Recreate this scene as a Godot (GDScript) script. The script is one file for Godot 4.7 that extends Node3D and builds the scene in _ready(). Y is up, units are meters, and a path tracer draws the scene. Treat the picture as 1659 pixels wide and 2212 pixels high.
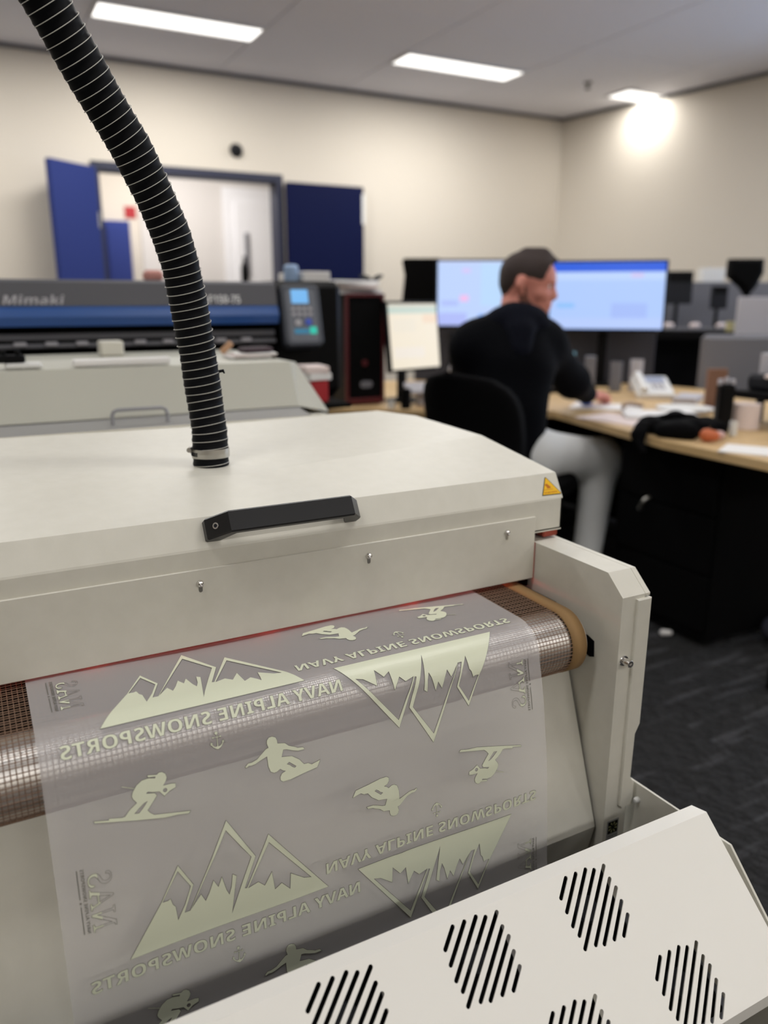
extends Node3D
# A print shop: a film dryer in the foreground with a sheet of transfer film coming out of it, a wide printer, desks and a person behind it.
# Metres, y up. The camera stands above x = 0, z = 0; the dryer lies along x, its mouth faces +z.

var M := {}                 # materials
var world_at := {}          # where each node's origin lies in the world
var used := {}              # names already given to top-level nodes


func mat(called: String, c: Color, rough := 0.6, metal := 0.0) -> StandardMaterial3D:
	var m := StandardMaterial3D.new()
	m.resource_name = called
	m.albedo_color = c
	m.roughness = rough
	m.metallic = metal
	M[called] = m
	return m


func rgb(r: int, g: int, b: int) -> Color:
	return Color8(r, g, b)


# ---------------------------------------------------------------- nodes
func numbered(called: String) -> String:
	if not used.has(called):
		used[called] = 0
		return called
	used[called] += 1
	return "%s_%03d" % [called, used[called]]


func tag(o: Node3D, label: String, category: String, group := "") -> Node3D:
	o.set_meta("label", label)
	o.set_meta("category", category)
	if group:
		o.set_meta("group", group)
	return o


func thing(called: String, label: String, category: String, at := Vector3.ZERO, group := "") -> Node3D:
	var o := Node3D.new()
	o.name = numbered(called)
	add_child(o)
	o.position = at
	world_at[o] = at
	return tag(o, label, category, group)


func begin() -> SurfaceTool:
	var st := SurfaceTool.new()
	st.begin(Mesh.PRIMITIVE_TRIANGLES)
	st.set_smooth_group(-1)
	return st


# Commits what a SurfaceTool collected (in world coordinates) as one mesh whose origin is the middle of its base.
func part(called: String, st: SurfaceTool, m: Material, parent: Node3D = self, uv := false) -> MeshInstance3D:
	st.generate_normals()
	if uv:
		st.generate_tangents()
	st.index()
	var a := st.commit_to_arrays()
	var v: PackedVector3Array = a[Mesh.ARRAY_VERTEX]
	var lo := v[0]
	var hi := v[0]
	for p in v:
		lo = lo.min(p)
		hi = hi.max(p)
	var base := Vector3((lo.x + hi.x) / 2, lo.y, (lo.z + hi.z) / 2)
	for i in v.size():
		v[i] -= base
	a[Mesh.ARRAY_VERTEX] = v
	var am := ArrayMesh.new()
	am.add_surface_from_arrays(Mesh.PRIMITIVE_TRIANGLES, a)
	am.surface_set_material(0, m)
	var o := MeshInstance3D.new()
	o.mesh = am
	o.name = numbered(called) if parent == self else called
	parent.add_child(o, true)
	o.position = base - (world_at[parent] if parent != self else Vector3.ZERO)
	world_at[o] = base
	return o


func struct(called: String, st: SurfaceTool, m: Material, parent: Node3D = self) -> MeshInstance3D:
	var o := part(called, st, m, parent)
	if parent == self:
		o.set_meta("kind", "structure")
	return o


# ---------------------------------------------------------------- shapes
# A triangle whose front looks along n (front faces run clockwise).
func tri(st: SurfaceTool, a: Vector3, b: Vector3, c: Vector3, n: Vector3) -> void:
	if (b - a).cross(c - a).dot(n) > 0:
		var t := b
		b = c
		c = t
	st.add_vertex(a)
	st.add_vertex(b)
	st.add_vertex(c)


func quad(st: SurfaceTool, a: Vector3, b: Vector3, c: Vector3, d: Vector3, n: Vector3) -> void:
	tri(st, a, b, c, n)
	tri(st, a, c, d, n)


# A box with chamfered edges, its middle at c.
func box(st: SurfaceTool, c: Vector3, size: Vector3, ch := 0.0, b := Basis()) -> void:
	var h := size / 2
	ch = minf(ch, minf(h.x, minf(h.y, h.z)) * 0.95)
	var put := func(x: float, y: float, z: float) -> Vector3: return c + b * Vector3(x, y, z)
	for ax in 3:
		var u := (ax + 1) % 3
		var w := (ax + 2) % 3
		for s in [-1.0, 1.0]:
			var q := []
			for k in [[-1, -1], [1, -1], [1, 1], [-1, 1]]:
				var p := Vector3.ZERO
				p[ax] = s * h[ax]
				p[u] = k[0] * (h[u] - ch)
				p[w] = k[1] * (h[w] - ch)
				q.append(c + b * p)
			var n := Vector3.ZERO
			n[ax] = s
			quad(st, q[0], q[1], q[2], q[3], b * n)
	if ch <= 0.0:
		return
	for ax in 3:
		var u := (ax + 1) % 3
		var w := (ax + 2) % 3
		for su in [-1.0, 1.0]:
			for sw in [-1.0, 1.0]:
				var q := []
				for k in [[-1, 0], [1, 0], [1, 1], [-1, 1]]:
					var p := Vector3.ZERO
					p[ax] = k[0] * (h[ax] - ch)
					p[u] = su * (h[u] - (ch if k[1] == 0 else 0.0))
					p[w] = sw * (h[w] - (0.0 if k[1] == 0 else ch))
					q.append(c + b * p)
				var n := Vector3.ZERO
				n[u] = su
				n[w] = sw
				quad(st, q[0], q[1], q[2], q[3], b * n)
	for sx in [-1.0, 1.0]:
		for sy in [-1.0, 1.0]:
			for sz in [-1.0, 1.0]:
				var s := Vector3(sx, sy, sz)
				tri(st, c + b * (s * (h - Vector3(0, ch, ch))), c + b * (s * (h - Vector3(ch, 0, ch))), c + b * (s * (h - Vector3(ch, ch, 0))), b * s)


func span(st: SurfaceTool, lo: Vector3, hi: Vector3, ch := 0.0) -> void:
	box(st, (lo + hi) / 2, hi - lo, ch)


func inset(p: PackedVector2Array, d: float) -> PackedVector2Array:
	var out := PackedVector2Array()
	var n := p.size()
	var s := -1.0 if Geometry2D.is_polygon_clockwise(p) else 1.0
	for i in n:
		var a := (p[i] - p[(i + n - 1) % n]).normalized()
		var b := (p[(i + 1) % n] - p[i]).normalized()
		var na := Vector2(-a.y, a.x) * s
		var nb := Vector2(-b.y, b.x) * s
		var m := (na + nb).normalized()
		out.append(p[i] + m * d / maxf(0.3, m.dot(na)))
	return out


# A polygon in the XY plane of xf pushed out along its Z by depth, with the far rim chamfered (and the near one too when both).
func prism(st: SurfaceTool, poly: PackedVector2Array, xf: Transform3D, depth: float, ch := 0.0, both := false) -> void:
	var n := poly.size()
	var up := xf.basis.z.normalized() * signf(depth)
	var small := inset(poly, ch) if ch > 0.0 else poly
	var dz := signf(depth) * ch
	var at := func(q: Vector2, z: float) -> Vector3: return xf * Vector3(q.x, q.y, z)
	var near: PackedVector2Array = small if both else poly
	for t in [[small, depth, up], [near, 0.0, -up]]:
		var pl: PackedVector2Array = t[0]
		var idx := Geometry2D.triangulate_polygon(pl)
		for k in range(0, idx.size(), 3):
			tri(st, at.call(pl[idx[k]], t[1]), at.call(pl[idx[k + 1]], t[1]), at.call(pl[idx[k + 2]], t[1]), t[2])
	var s := 1.0 if Geometry2D.is_polygon_clockwise(poly) else -1.0
	for i in n:
		var j := (i + 1) % n
		var e := poly[j] - poly[i]
		var o := xf.basis * Vector3(-e.y * s, e.x * s, 0)
		var z0 := dz if both else 0.0
		quad(st, at.call(poly[i], z0), at.call(poly[j], z0), at.call(poly[j], depth - dz), at.call(poly[i], depth - dz), o)
		if ch > 0.0:
			quad(st, at.call(poly[i], depth - dz), at.call(poly[j], depth - dz), at.call(small[j], depth), at.call(small[i], depth), o + up * o.length())
			if both:
				quad(st, at.call(poly[i], z0), at.call(poly[j], z0), at.call(small[j], 0.0), at.call(small[i], 0.0), o - up * o.length())


func frame_of(dir: Vector3) -> Basis:
	var w := dir.normalized()
	var u := (Vector3.UP if absf(w.y) < 0.95 else Vector3.RIGHT).cross(w).normalized()
	return Basis(u, w.cross(u), w)


# A tube along points; radii is one radius for each point.
func tube(st: SurfaceTool, pts: Array, radii: Array, sides := 10, caps := true, squash := 1.0) -> void:
	st.set_smooth_group(0)
	var n := pts.size()
	var rings := []
	var f := frame_of(pts[1] - pts[0])
	for i in n:
		var d: Vector3 = (pts[mini(i + 1, n - 1)] - pts[maxi(i - 1, 0)]).normalized()
		f = Basis(Quaternion(f.z, d)) * f if f.z.dot(d) > -0.99 else frame_of(d)
		var ring := []
		for k in sides:
			var a := TAU * k / sides
			ring.append(pts[i] + (f.x * cos(a) + f.y * sin(a) * squash) * radii[i])
		rings.append(ring)
	for i in n - 1:
		for k in sides:
			var l := (k + 1) % sides
			var o: Vector3 = (rings[i][k] + rings[i][l] - pts[i] * 2.0)
			quad(st, rings[i][k], rings[i][l], rings[i + 1][l], rings[i + 1][k], o)
	st.set_smooth_group(-1)
	if caps:
		for e in [0, n - 1]:
			var o: Vector3 = pts[0] - pts[1] if e == 0 else pts[n - 1] - pts[n - 2]
			for k in sides:
				tri(st, pts[e], rings[e][k], rings[e][(k + 1) % sides], o)


func rod(st: SurfaceTool, a: Vector3, b: Vector3, r: float, sides := 10) -> void:
	tube(st, [a, b], [r, r], sides)


# A profile of (radius, height) turned about an axis through o. Consecutive points further apart than «sharp» degrees keep an edge.
func lathe(st: SurfaceTool, prof: Array, o: Vector3, axis := Vector3.UP, segs := 28) -> void:
	var f := frame_of(axis)
	for i in prof.size() - 1:
		var p: Vector2 = prof[i]
		var q: Vector2 = prof[i + 1]
		var nn := Vector2(q.y - p.y, p.x - q.x)
		st.set_smooth_group(i + 1)
		for k in segs:
			var a := TAU * k / segs
			var b := TAU * (k + 1) / segs
			var da := f.x * cos(a) + f.y * sin(a)
			var db := f.x * cos(b) + f.y * sin(b)
			var n := (da + db) * nn.x + f.z * nn.y * 2.0
			var A := o + da * p.x + f.z * p.y
			var B := o + db * p.x + f.z * p.y
			var C := o + db * q.x + f.z * q.y
			var D := o + da * q.x + f.z * q.y
			if p.x > 1e-6:
				tri(st, A, B, C, n)
			if q.x > 1e-6:
				tri(st, A, C, D, n)
	st.set_smooth_group(-1)


func round_rect(w: float, h: float, r: float, k := 5) -> PackedVector2Array:
	var p := PackedVector2Array()
	for q in [[1, 1, 0.0], [-1, 1, 90.0], [-1, -1, 180.0], [1, -1, 270.0]]:
		for i in k + 1:
			var a := deg_to_rad(q[2] + 90.0 * i / k)
			p.append(Vector2(q[0] * (w / 2 - r) + r * cos(a), q[1] * (h / 2 - r) + r * sin(a)))
	return p


func circle(r: float, k := 20, c := Vector2.ZERO) -> PackedVector2Array:
	var p := PackedVector2Array()
	for i in k:
		p.append(c + Vector2(cos(TAU * i / k), sin(TAU * i / k)) * r)
	return p


func facing(at: Vector3, normal: Vector3, up := Vector3.UP) -> Transform3D:
	var z := normal.normalized()
	var x := up.cross(z).normalized()
	return Transform3D(Basis(x, z.cross(x), z), at)


# The outer polygon cut into bands across y, each without the holes.
func bands(outer: PackedVector2Array, holes: Array, step: float) -> Array:
	var lo := outer[0]
	var hi := outer[0]
	for p in outer:
		lo = lo.min(p)
		hi = hi.max(p)
	var out := []
	var y := floorf(lo.y / step) * step
	while y < hi.y:
		var band := PackedVector2Array([Vector2(lo.x - 1, y), Vector2(hi.x + 1, y), Vector2(hi.x + 1, y + step), Vector2(lo.x - 1, y + step)])
		var have: Array = Geometry2D.intersect_polygons(outer, band)
		for h in holes:
			var next := []
			for q in have:
				next.append_array(Geometry2D.clip_polygons(q, h))
			have = next
		for q in have:
			if not Geometry2D.is_polygon_clockwise(q):
				out.append(q)
		y += step
	return out


# The flat triangles of a line of lettering, [a, b, c] in metres with the baseline at y = 0 and its middle at x = 0, cap height 1.
func lettering(text: String, bold := true, face := "Droid Sans") -> Array:
	var tm := TextMesh.new()
	var f := SystemFont.new()
	f.font_names = PackedStringArray([face])
	f.font_weight = 700 if bold else 400
	tm.font = f
	tm.text = text
	tm.font_size = 64
	tm.pixel_size = 0.01
	tm.depth = 0.0
	tm.curve_step = 1.2
	var a := tm.surface_get_arrays(0)
	var v: PackedVector3Array = a[Mesh.ARRAY_VERTEX]
	var idx: PackedInt32Array = a[Mesh.ARRAY_INDEX]
	var lo := Vector2(1e9, 1e9)
	var hi := -lo
	for p in v:
		lo = lo.min(Vector2(p.x, p.y))
		hi = hi.max(Vector2(p.x, p.y))
	var k := 1.0 / (hi.y - lo.y)
	var out := []
	for i in range(0, idx.size(), 3):
		var t := []
		for j in 3:
			var p := v[idx[i + j]]
			t.append(Vector2((p.x - (lo.x + hi.x) / 2) * k, (p.y - lo.y) * k))
		if absf((t[1] - t[0]).cross(t[2] - t[0])) > 1e-9:
			out.append(t)
	return out


# Raised flat letters: width w, cap height h, on the plane xf.
func letters(st: SurfaceTool, text: String, xf: Transform3D, h: float, w := 0.0, bold := true, face := "Droid Sans", slant := 0.0) -> void:
	var ts := lettering(text, bold, face)
	var half := 0.0
	for t in ts:
		for p in t:
			half = maxf(half, absf(p.x))
	var kx: float = h if w <= 0.0 else w / 2 / half
	for t in ts:
		var q := []
		for p in t:
			q.append(xf * Vector3(p.x * kx + p.y * h * slant, p.y * h, 0))
		tri(st, q[0], q[1], q[2], xf.basis.z)


# ---------------------------------------------------------------- the scene
func _ready() -> void:
	var cam := Camera3D.new()
	cam.name = "camera"
	add_child(cam)
	cam.position = Vector3(0, 1.18, 0)
	cam.rotation_degrees = Vector3(-15.2, -27.9, 0)
	var att := CameraAttributesPhysical.new()
	att.frustum_focal_length = 18.23
	att.frustum_focus_distance = 0.95
	att.frustum_near = 0.05
	att.frustum_far = 60.0
	att.exposure_aperture = 1.7
	cam.attributes = att
	cam.fov = 66.72
	cam.current = true

	var e := Environment.new()
	e.background_mode = Environment.BG_COLOR
	e.background_color = Color(0.80, 0.88, 1.0)
	e.background_energy_multiplier = SKY
	e.tonemap_mode = Environment.TONE_MAPPER_LINEAR
	e.tonemap_exposure = 1.0
	e.sdfgi_enabled = true
	e.ssao_enabled = true
	e.ssil_enabled = true
	var we := WorldEnvironment.new()
	we.name = "environment"
	we.environment = e
	add_child(we)

	materials()
	# ceiling lights: four columns, four rows; the last column is cut short by the slanting wall
	for z in [-4.92, -2.72, -0.52, 2.40]:
		for x in [-0.58, 1.30, 3.18]:
			ceiling_light(x, z, 0.94)
		ceiling_light(4.78 if z < -4 else 4.97, z, 0.38 if z < -4 else 0.76)
	room()
	next_room()

	dryer()
	hose()
	film()
	catch_tray()
	powder_unit()
	wide_printer()
	desk()
	desk_things()
	far_desks()
	office_chair()
	person()


const SKY := 5.0
const LAMP := 1.75
const CEIL := 2.70


func materials() -> void:
	var paint := mat("cream_paint", rgb(220, 217, 206), 0.42)
	var nz := FastNoiseLite.new()
	nz.seed = 3
	nz.frequency = 0.02
	nz.fractal_octaves = 4
	var nt := NoiseTexture2D.new()
	nt.width = 512
	nt.height = 512
	nt.seamless = true
	nt.noise = nz
	var gr := Gradient.new()
	gr.set_color(0, Color(0.975, 0.975, 0.97))
	gr.set_color(1, Color(1, 1, 1))
	nt.color_ramp = gr
	paint.albedo_texture = nt
	paint.uv1_triplanar = true
	paint.uv1_scale = Vector3(3, 3, 3)
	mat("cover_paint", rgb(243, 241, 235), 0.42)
	mat("roller_chrome", rgb(236, 232, 228), 0.40, 1.0)
	mat("handle_black", rgb(20, 20, 22), 0.38)
	mat("unit_paint_dimmed", rgb(188, 187, 175), 0.5)  # machine cream darkened so the unit looks less brightly lit
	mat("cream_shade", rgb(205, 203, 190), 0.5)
	mat("wall_paint", rgb(214, 206, 193), 0.9)
	mat("ceiling_white", rgb(238, 238, 246), 0.95)
	mat("gap", rgb(60, 60, 62), 0.9)
	mat("white_paint", rgb(236, 236, 238), 0.8)
	mat("grey_wall", rgb(210, 206, 202), 0.9)
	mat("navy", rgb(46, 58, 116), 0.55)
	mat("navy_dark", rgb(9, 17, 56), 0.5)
	mat("black_plastic", rgb(13, 13, 15), 0.42)
	mat("black_matt", rgb(7, 7, 8), 0.85)
	mat("black_fabric", rgb(7, 7, 9), 0.95)
	mat("charcoal", rgb(42, 43, 47), 0.6)
	mat("mid_grey", rgb(112, 112, 118), 0.7)
	mat("pale_grey", rgb(182, 180, 186), 0.75)
	mat("chrome", rgb(226, 224, 222), 0.2, 1.0)
	mat("steel", rgb(190, 188, 182), 0.3, 1.0)
	mat("white_plastic", rgb(226, 226, 224), 0.5)
	mat("paper", rgb(236, 234, 232), 0.9)
	mat("paper_pink", rgb(232, 216, 212), 0.9)
	mat("red_paint", rgb(84, 12, 20), 0.45)
	mat("red_bright", rgb(168, 30, 38), 0.6)
	mat("brown_board", rgb(132, 98, 80), 0.85)
	mat("belt_brown", rgb(132, 104, 84), 0.4)
	mat("belt_edge", rgb(150, 118, 76), 0.75)
	mat("hose_black", rgb(13, 14, 18), 0.5)
	mat("hose_wire", rgb(200, 198, 190), 0.4)
	var print_ink := mat("print_ink", rgb(229, 233, 209), 0.35)
	print_ink.metallic_specular = 0.5
	mat("print_edge", rgb(112, 110, 104), 0.6)  # fine grey print, and the shade painted round the motifs
	mat("yellow", rgb(244, 190, 0), 0.5)
	mat("orange_ink", rgb(196, 110, 0), 0.6)
	mat("label_grey", rgb(150, 150, 148), 0.6)
	mat("skin", rgb(208, 136, 120), 0.55)
	mat("hair", rgb(52, 40, 37), 0.8)
	mat("trousers", rgb(214, 216, 216), 0.9)
	mat("shoe", rgb(210, 210, 214), 0.7)
	mat("jacket", rgb(4, 5, 10), 0.9)
	mat("wrist_strap", rgb(30, 30, 34), 0.6)
	var film_mat := mat("film_clear", rgb(232, 229, 230), 0.32)
	film_mat.transparency = BaseMaterial3D.TRANSPARENCY_ALPHA
	film_mat.albedo_color.a = 0.42
	film_mat.cull_mode = BaseMaterial3D.CULL_DISABLED
	var acrylic := mat("smoked_acrylic", Color(0.5, 0.5, 0.52, 0.35), 0.08)
	acrylic.transparency = BaseMaterial3D.TRANSPARENCY_ALPHA
	var wg := mat("window_glass", Color(1, 1, 1, 0.05), 0.02)
	wg.transparency = BaseMaterial3D.TRANSPARENCY_ALPHA
	for k in ["black_plastic", "black_matt", "black_fabric", "jacket", "charcoal", "hose_black", "navy", "navy_dark"]:
		M[k].metallic_specular = 0.22
	# wood top
	var w := mat("wood_top", Color.WHITE, 0.5)
	w.albedo_texture = grain()
	w.uv1_triplanar = true
	w.uv1_scale = Vector3(1.2, 1.2, 1.2)
	# carpet
	var c := mat("carpet", Color.WHITE, 1.0)
	c.albedo_texture = carpet()
	c.uv1_triplanar = true
	c.uv1_scale = Vector3(0.5, 0.5, 0.5)
	var bn := FastNoiseLite.new()
	bn.seed = 9
	bn.noise_type = FastNoiseLite.TYPE_CELLULAR
	bn.frequency = 0.09
	var bt := NoiseTexture2D.new()
	bt.width = 512
	bt.height = 512
	bt.seamless = true
	bt.as_normal_map = true
	bt.bump_strength = 6.0
	bt.noise = bn
	c.normal_enabled = true
	c.normal_texture = bt
	glow("lamp_glow", Color(1.0, 0.985, 0.96), 2.2)
	glow("heater_glow", Color(1.0, 0.16, 0.06), 1.2)


func glow(called: String, c: Color, energy: float) -> StandardMaterial3D:
	var m := mat(called, Color(0.1, 0.1, 0.1), 0.6)
	m.emission_enabled = true
	m.emission = c
	m.emission_energy_multiplier = energy
	return m


func grain() -> ImageTexture:
	var im := Image.create(256, 256, false, Image.FORMAT_RGB8)
	var n := FastNoiseLite.new()
	n.seed = 21
	n.frequency = 0.01
	for y in 256:
		for x in 256:
			var v := n.get_noise_2d(x * 0.5, y * 9.0) * 0.5 + n.get_noise_2d(x * 2.0, y * 30.0) * 0.25
			im.set_pixel(x, y, Color8(205, 172, 122).lightened(clampf(v * 0.3, 0, 0.4)).darkened(clampf(-v * 0.3, 0, 0.4)))
	return ImageTexture.create_from_image(im)


# Dark carpet tiles with long lighter streaks and a fine fleck.
func carpet() -> ImageTexture:
	var s := 1024
	var im := Image.create(s, s, false, Image.FORMAT_RGB8)
	var n := FastNoiseLite.new()
	n.seed = 5
	n.frequency = 0.012
	n.fractal_octaves = 3
	var r := RandomNumberGenerator.new()
	r.seed = 44
	for y in s:
		for x in s:
			var v := n.get_noise_2d(x * 0.35, y * 3.0)
			var g := 24.0 + 30.0 * smoothstep(0.05, 0.5, v) + r.randf() * 12.0
			im.set_pixel(x, y, Color8(int(g), int(g), int(g * 1.06)))
	return ImageTexture.create_from_image(im)


func ceiling_light(x: float, z: float, w: float) -> void:
	var row: String = "second row from back" if z < -2 else "row above the dryer" if z < 0 else "row behind the camera"
	var col: String = "first from the left wall" if x < 0 else "second from the left wall" if x < 2 else "third from the left wall" if x < 4 else "beside the window wall"
	var label := "ceiling light panel out of view, %s, %s" % [row, col]
	if z < -4:
		label = "white ceiling light panel far left at the back, out of view"
	if z < -4 and absf(x - 1.30) < 0.1:
		label = "long glowing ceiling light panel nearest the black hose, left of the three"
	elif z < -4 and absf(x - 3.18) < 0.1:
		label = "long glowing ceiling light panel above the monitors, middle of the three"
	elif z < -4 and x > 4:
		label = "short glowing ceiling light panel cut off by the right-hand wall"
	var t := thing("ceiling_light", label, "ceiling light", Vector3(x, CEIL - 0.012, z), "rows of ceiling lights")
	var h := 0.27
	var st := begin()
	for s in [-1, 1]:
		box(st, Vector3(x + s * (w / 2 - 0.008), CEIL - 0.006, z), Vector3(0.016, 0.014, h), 0.002)
		box(st, Vector3(x, CEIL - 0.006, z + s * (h / 2 - 0.008)), Vector3(w - 0.032, 0.014, 0.016), 0.002)
	part("frame", st, M.white_paint, t)
	st = begin()
	box(st, Vector3(x, CEIL - 0.003, z), Vector3(w - 0.032, 0.006, h - 0.032))
	part("diffuser", st, M.lamp_glow, t)
	var l := AreaLight3D.new()
	l.name = "panel_light"
	t.add_child(l)
	l.position = Vector3(0, -0.004, 0)
	l.rotation_degrees = Vector3(-90, 0, 0)
	l.area_size = Vector2(w - 0.04, h - 0.04)
	l.light_color = Color(1.0, 0.99, 0.975)
	l.light_energy = LAMP * w / 0.94 * (0.9 if z < -4 and x > 4 else 1.5 if z < -4 else 0.60 if z < -2 else 0.59 if z < 0 else 1.14)
	l.shadow_enabled = true
	l.area_range = 14.0
	l.area_attenuation = 2.0


func plan(st: SurfaceTool, poly: PackedVector2Array, y0: float, y1: float) -> void:
	prism(st, poly, Transform3D(Basis(Vector3.RIGHT, Vector3.BACK, Vector3.UP), Vector3(0, y0, 0)), y1 - y0)


func room() -> void:
	# the right-hand wall slants: x = 4.82 at the back, 6.33 at z = 3
	var st := begin()
	plan(st, PackedVector2Array([Vector2(-3.2, -6), Vector2(6.6, -6), Vector2(6.6, 3.2), Vector2(-3.2, 3.2)]), -0.1, 0.0)
	struct("floor", st, M.carpet)
	st = begin()
	plan(st, PackedVector2Array([Vector2(-3.2, -6), Vector2(6.6, -6), Vector2(6.6, 3.2), Vector2(-3.2, 3.2)]), CEIL + 0.012, CEIL + 0.15)
	var c := struct("ceiling", st, M.gap)
	var xs := [-3.0]
	var x := -2.93
	while x < 5.7:
		xs.append(x)
		x += 0.94
	xs.append(6.5)
	var zs := [-5.8, -4.2, -2.6, -1.0, 0.6, 2.2, 3.0]
	for i in xs.size() - 1:
		for k in zs.size() - 1:
			st = begin()
			span(st, Vector3(xs[i] + 0.003, CEIL, zs[k] + 0.003), Vector3(xs[i + 1] - 0.003, CEIL + 0.012, zs[k + 1] - 0.003), 0.002)
			part("ceiling_panel", st, M.ceiling_white, c)
	st = begin()
	plan(st, PackedVector2Array([Vector2(-3.2, -5.92), Vector2(0.91, -5.92), Vector2(0.91, -5.8), Vector2(-3.2, -5.8)]), 0, CEIL + 0.01)
	plan(st, PackedVector2Array([Vector2(2.19, -5.92), Vector2(5.0, -5.92), Vector2(5.0, -5.8), Vector2(2.19, -5.8)]), 0, CEIL + 0.01)
	plan(st, PackedVector2Array([Vector2(0.91, -5.92), Vector2(2.19, -5.92), Vector2(2.19, -5.8), Vector2(0.91, -5.8)]), 2.045, CEIL + 0.01)
	struct("wall_back", st, M.wall_paint)
	st = begin()
	var along := func(z: float, off: float) -> Vector2: return Vector2(4.82 + (z + 5.8) * 0.1716 + off, z)
	for w in [[-5.85, -3.3, 0.0, CEIL + 0.01], [-3.3, -1.0, 0.0, 0.95], [-3.3, -1.0, 2.45, CEIL + 0.01], [-1.0, 3.0, 0.0, CEIL + 0.01]]:
		plan(st, PackedVector2Array([along.call(w[0], 0.0), along.call(w[1], 0.0), along.call(w[1], 0.12), along.call(w[0], 0.12)]), w[2], w[3])
	struct("wall_right", st, M.wall_paint)
	# a wide window in that wall, beside the camera
	st = begin()
	for w in [[-3.3, -3.24, 0.95, 2.45], [-2.18, -2.12, 0.95, 2.45], [-1.06, -1.0, 0.95, 2.45], [-3.3, -1.0, 0.95, 1.0], [-3.3, -1.0, 2.40, 2.45]]:
		plan(st, PackedVector2Array([along.call(w[0], 0.03), along.call(w[1], 0.03), along.call(w[1], 0.09), along.call(w[0], 0.09)]), w[2], w[3])
	var win := struct("window_1", st, M.charcoal)
	for w in [[-3.24, -2.18], [-2.12, -1.06]]:
		st = begin()
		plan(st, PackedVector2Array([along.call(w[0], 0.055), along.call(w[1], 0.055), along.call(w[1], 0.061), along.call(w[0], 0.061)]), 1.0, 2.40)
		part("pane", st, M.window_glass, win)
	st = begin()
	span(st, Vector3(-3.12, 0, -5.8), Vector3(-3.0, CEIL + 0.01, 3.0))
	struct("wall_left", st, M.wall_paint)
	st = begin()
	span(st, Vector3(-3.12, 0, 3.0), Vector3(6.5, CEIL + 0.01, 3.12))
	struct("wall_front", st, M.wall_paint)
	st = begin()
	span(st, Vector3(2.25, 0, -5.8), Vector3(4.80, 0.09, -5.788), 0.003)
	span(st, Vector3(-3.0, 0, -5.8), Vector3(0.85, 0.09, -5.788), 0.003)
	struct("baseboard_back", st, M.charcoal)
	st = begin()
	plan(st, PackedVector2Array([Vector2(4.808, -5.78), Vector2(6.31, 2.98), Vector2(6.322, 2.98), Vector2(4.82, -5.78)]), 0, 0.09)
	struct("baseboard_right", st, M.charcoal)
	# the shadow where walls meet ceiling, put in as a grey strip
	st = begin()
	span(st, Vector3(-3.0, CEIL - 0.022, -5.8), Vector3(4.81, CEIL, -5.785))
	plan(st, PackedVector2Array([Vector2(4.806, -5.785), Vector2(6.30, 2.98), Vector2(6.324, 2.98), Vector2(4.825, -5.785)]), CEIL - 0.022, CEIL)
	struct("shade_trim_1", st, M.mid_grey)
	# steel frame of the doorway and its two blue leaves
	st = begin()
	span(st, Vector3(0.88, 0, -5.93), Vector3(0.93, 2.07, -5.78), 0.003)
	span(st, Vector3(2.17, 0, -5.93), Vector3(2.22, 2.07, -5.78), 0.003)
	span(st, Vector3(0.93, 2.015, -5.93), Vector3(2.17, 2.07, -5.78), 0.003)
	struct("trim_2", st, mat("frame_navy", rgb(36, 40, 62), 0.6))
	var b := Basis(Vector3.UP, atan2(-0.25, -0.32))   # the left leaf, swung out into the shop
	st = begin()
	var d := Vector3(0.592 - 0.90, 0, -5.553 + 5.79)
	var leaf := facing(Vector3(0.746, 1.02, -5.672), Vector3(d.z, 0, -d.x))
	box(st, leaf.origin, Vector3(d.length(), 2.02, 0.04), 0.004, leaf.basis)
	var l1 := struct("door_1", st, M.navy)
	st = begin()
	for k in [0.45, 1.0, 1.65]:
		rod(st, Vector3(0.902, k, -5.772), Vector3(0.902, k + 0.1, -5.772), 0.009)
	part("hinge", st, M.steel, l1)
	st = begin()
	span(st, Vector3(2.23, 0.01, -5.775), Vector3(2.86, 2.02, -5.735), 0.004)
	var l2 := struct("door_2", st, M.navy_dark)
	st = begin()
	rod(st, Vector3(2.80, 1.06, -5.715), Vector3(2.69, 1.06, -5.715), 0.009)
	rod(st, Vector3(2.80, 1.06, -5.735), Vector3(2.80, 1.06, -5.708), 0.009)
	part("handle", st, M.steel, l2)
	st = begin()
	span(st, Vector3(2.845, 1.75, -5.776), Vector3(2.872, 1.97, -5.733), 0.003)
	part("edge_plate", st, M.white_plastic, l2)
	# a round vent or bell on the back wall, and a small fitting on the ceiling
	var v := thing("wall_fitting", "small round dark fitting high on the back wall above the doorway", "wall fitting", Vector3(1.882, 2.17, -5.8))
	st = begin()
	lathe(st, [Vector2(0, 0.05), Vector2(0.022, 0.05), Vector2(0.03, 0.04), Vector2(0.042, 0.02), Vector2(0.048, 0.0)], Vector3(1.882, 2.21, -5.8), Vector3.BACK)
	part("housing", st, M.charcoal, v)
	st = begin()
	lathe(st, [Vector2(0, 0.062), Vector2(0.012, 0.058), Vector2(0.016, 0.048)], Vector3(1.882, 2.21, -5.8), Vector3.BACK)
	part("centre_knob", st, M.black_plastic, v)
	var s := thing("sprinkler_head", "tiny dark round fitting on the ceiling left of the short light panel", "ceiling fitting", Vector3(4.215, CEIL - 0.04, -4.816))
	st = begin()
	lathe(st, [Vector2(0, -0.045), Vector2(0.018, -0.043), Vector2(0.018, -0.035), Vector2(0.006, -0.03), Vector2(0.006, -0.006), Vector2(0.03, -0.004), Vector2(0.03, 0.0)], Vector3(4.215, CEIL, -4.816))
	part("body", st, M.charcoal, s)


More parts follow.
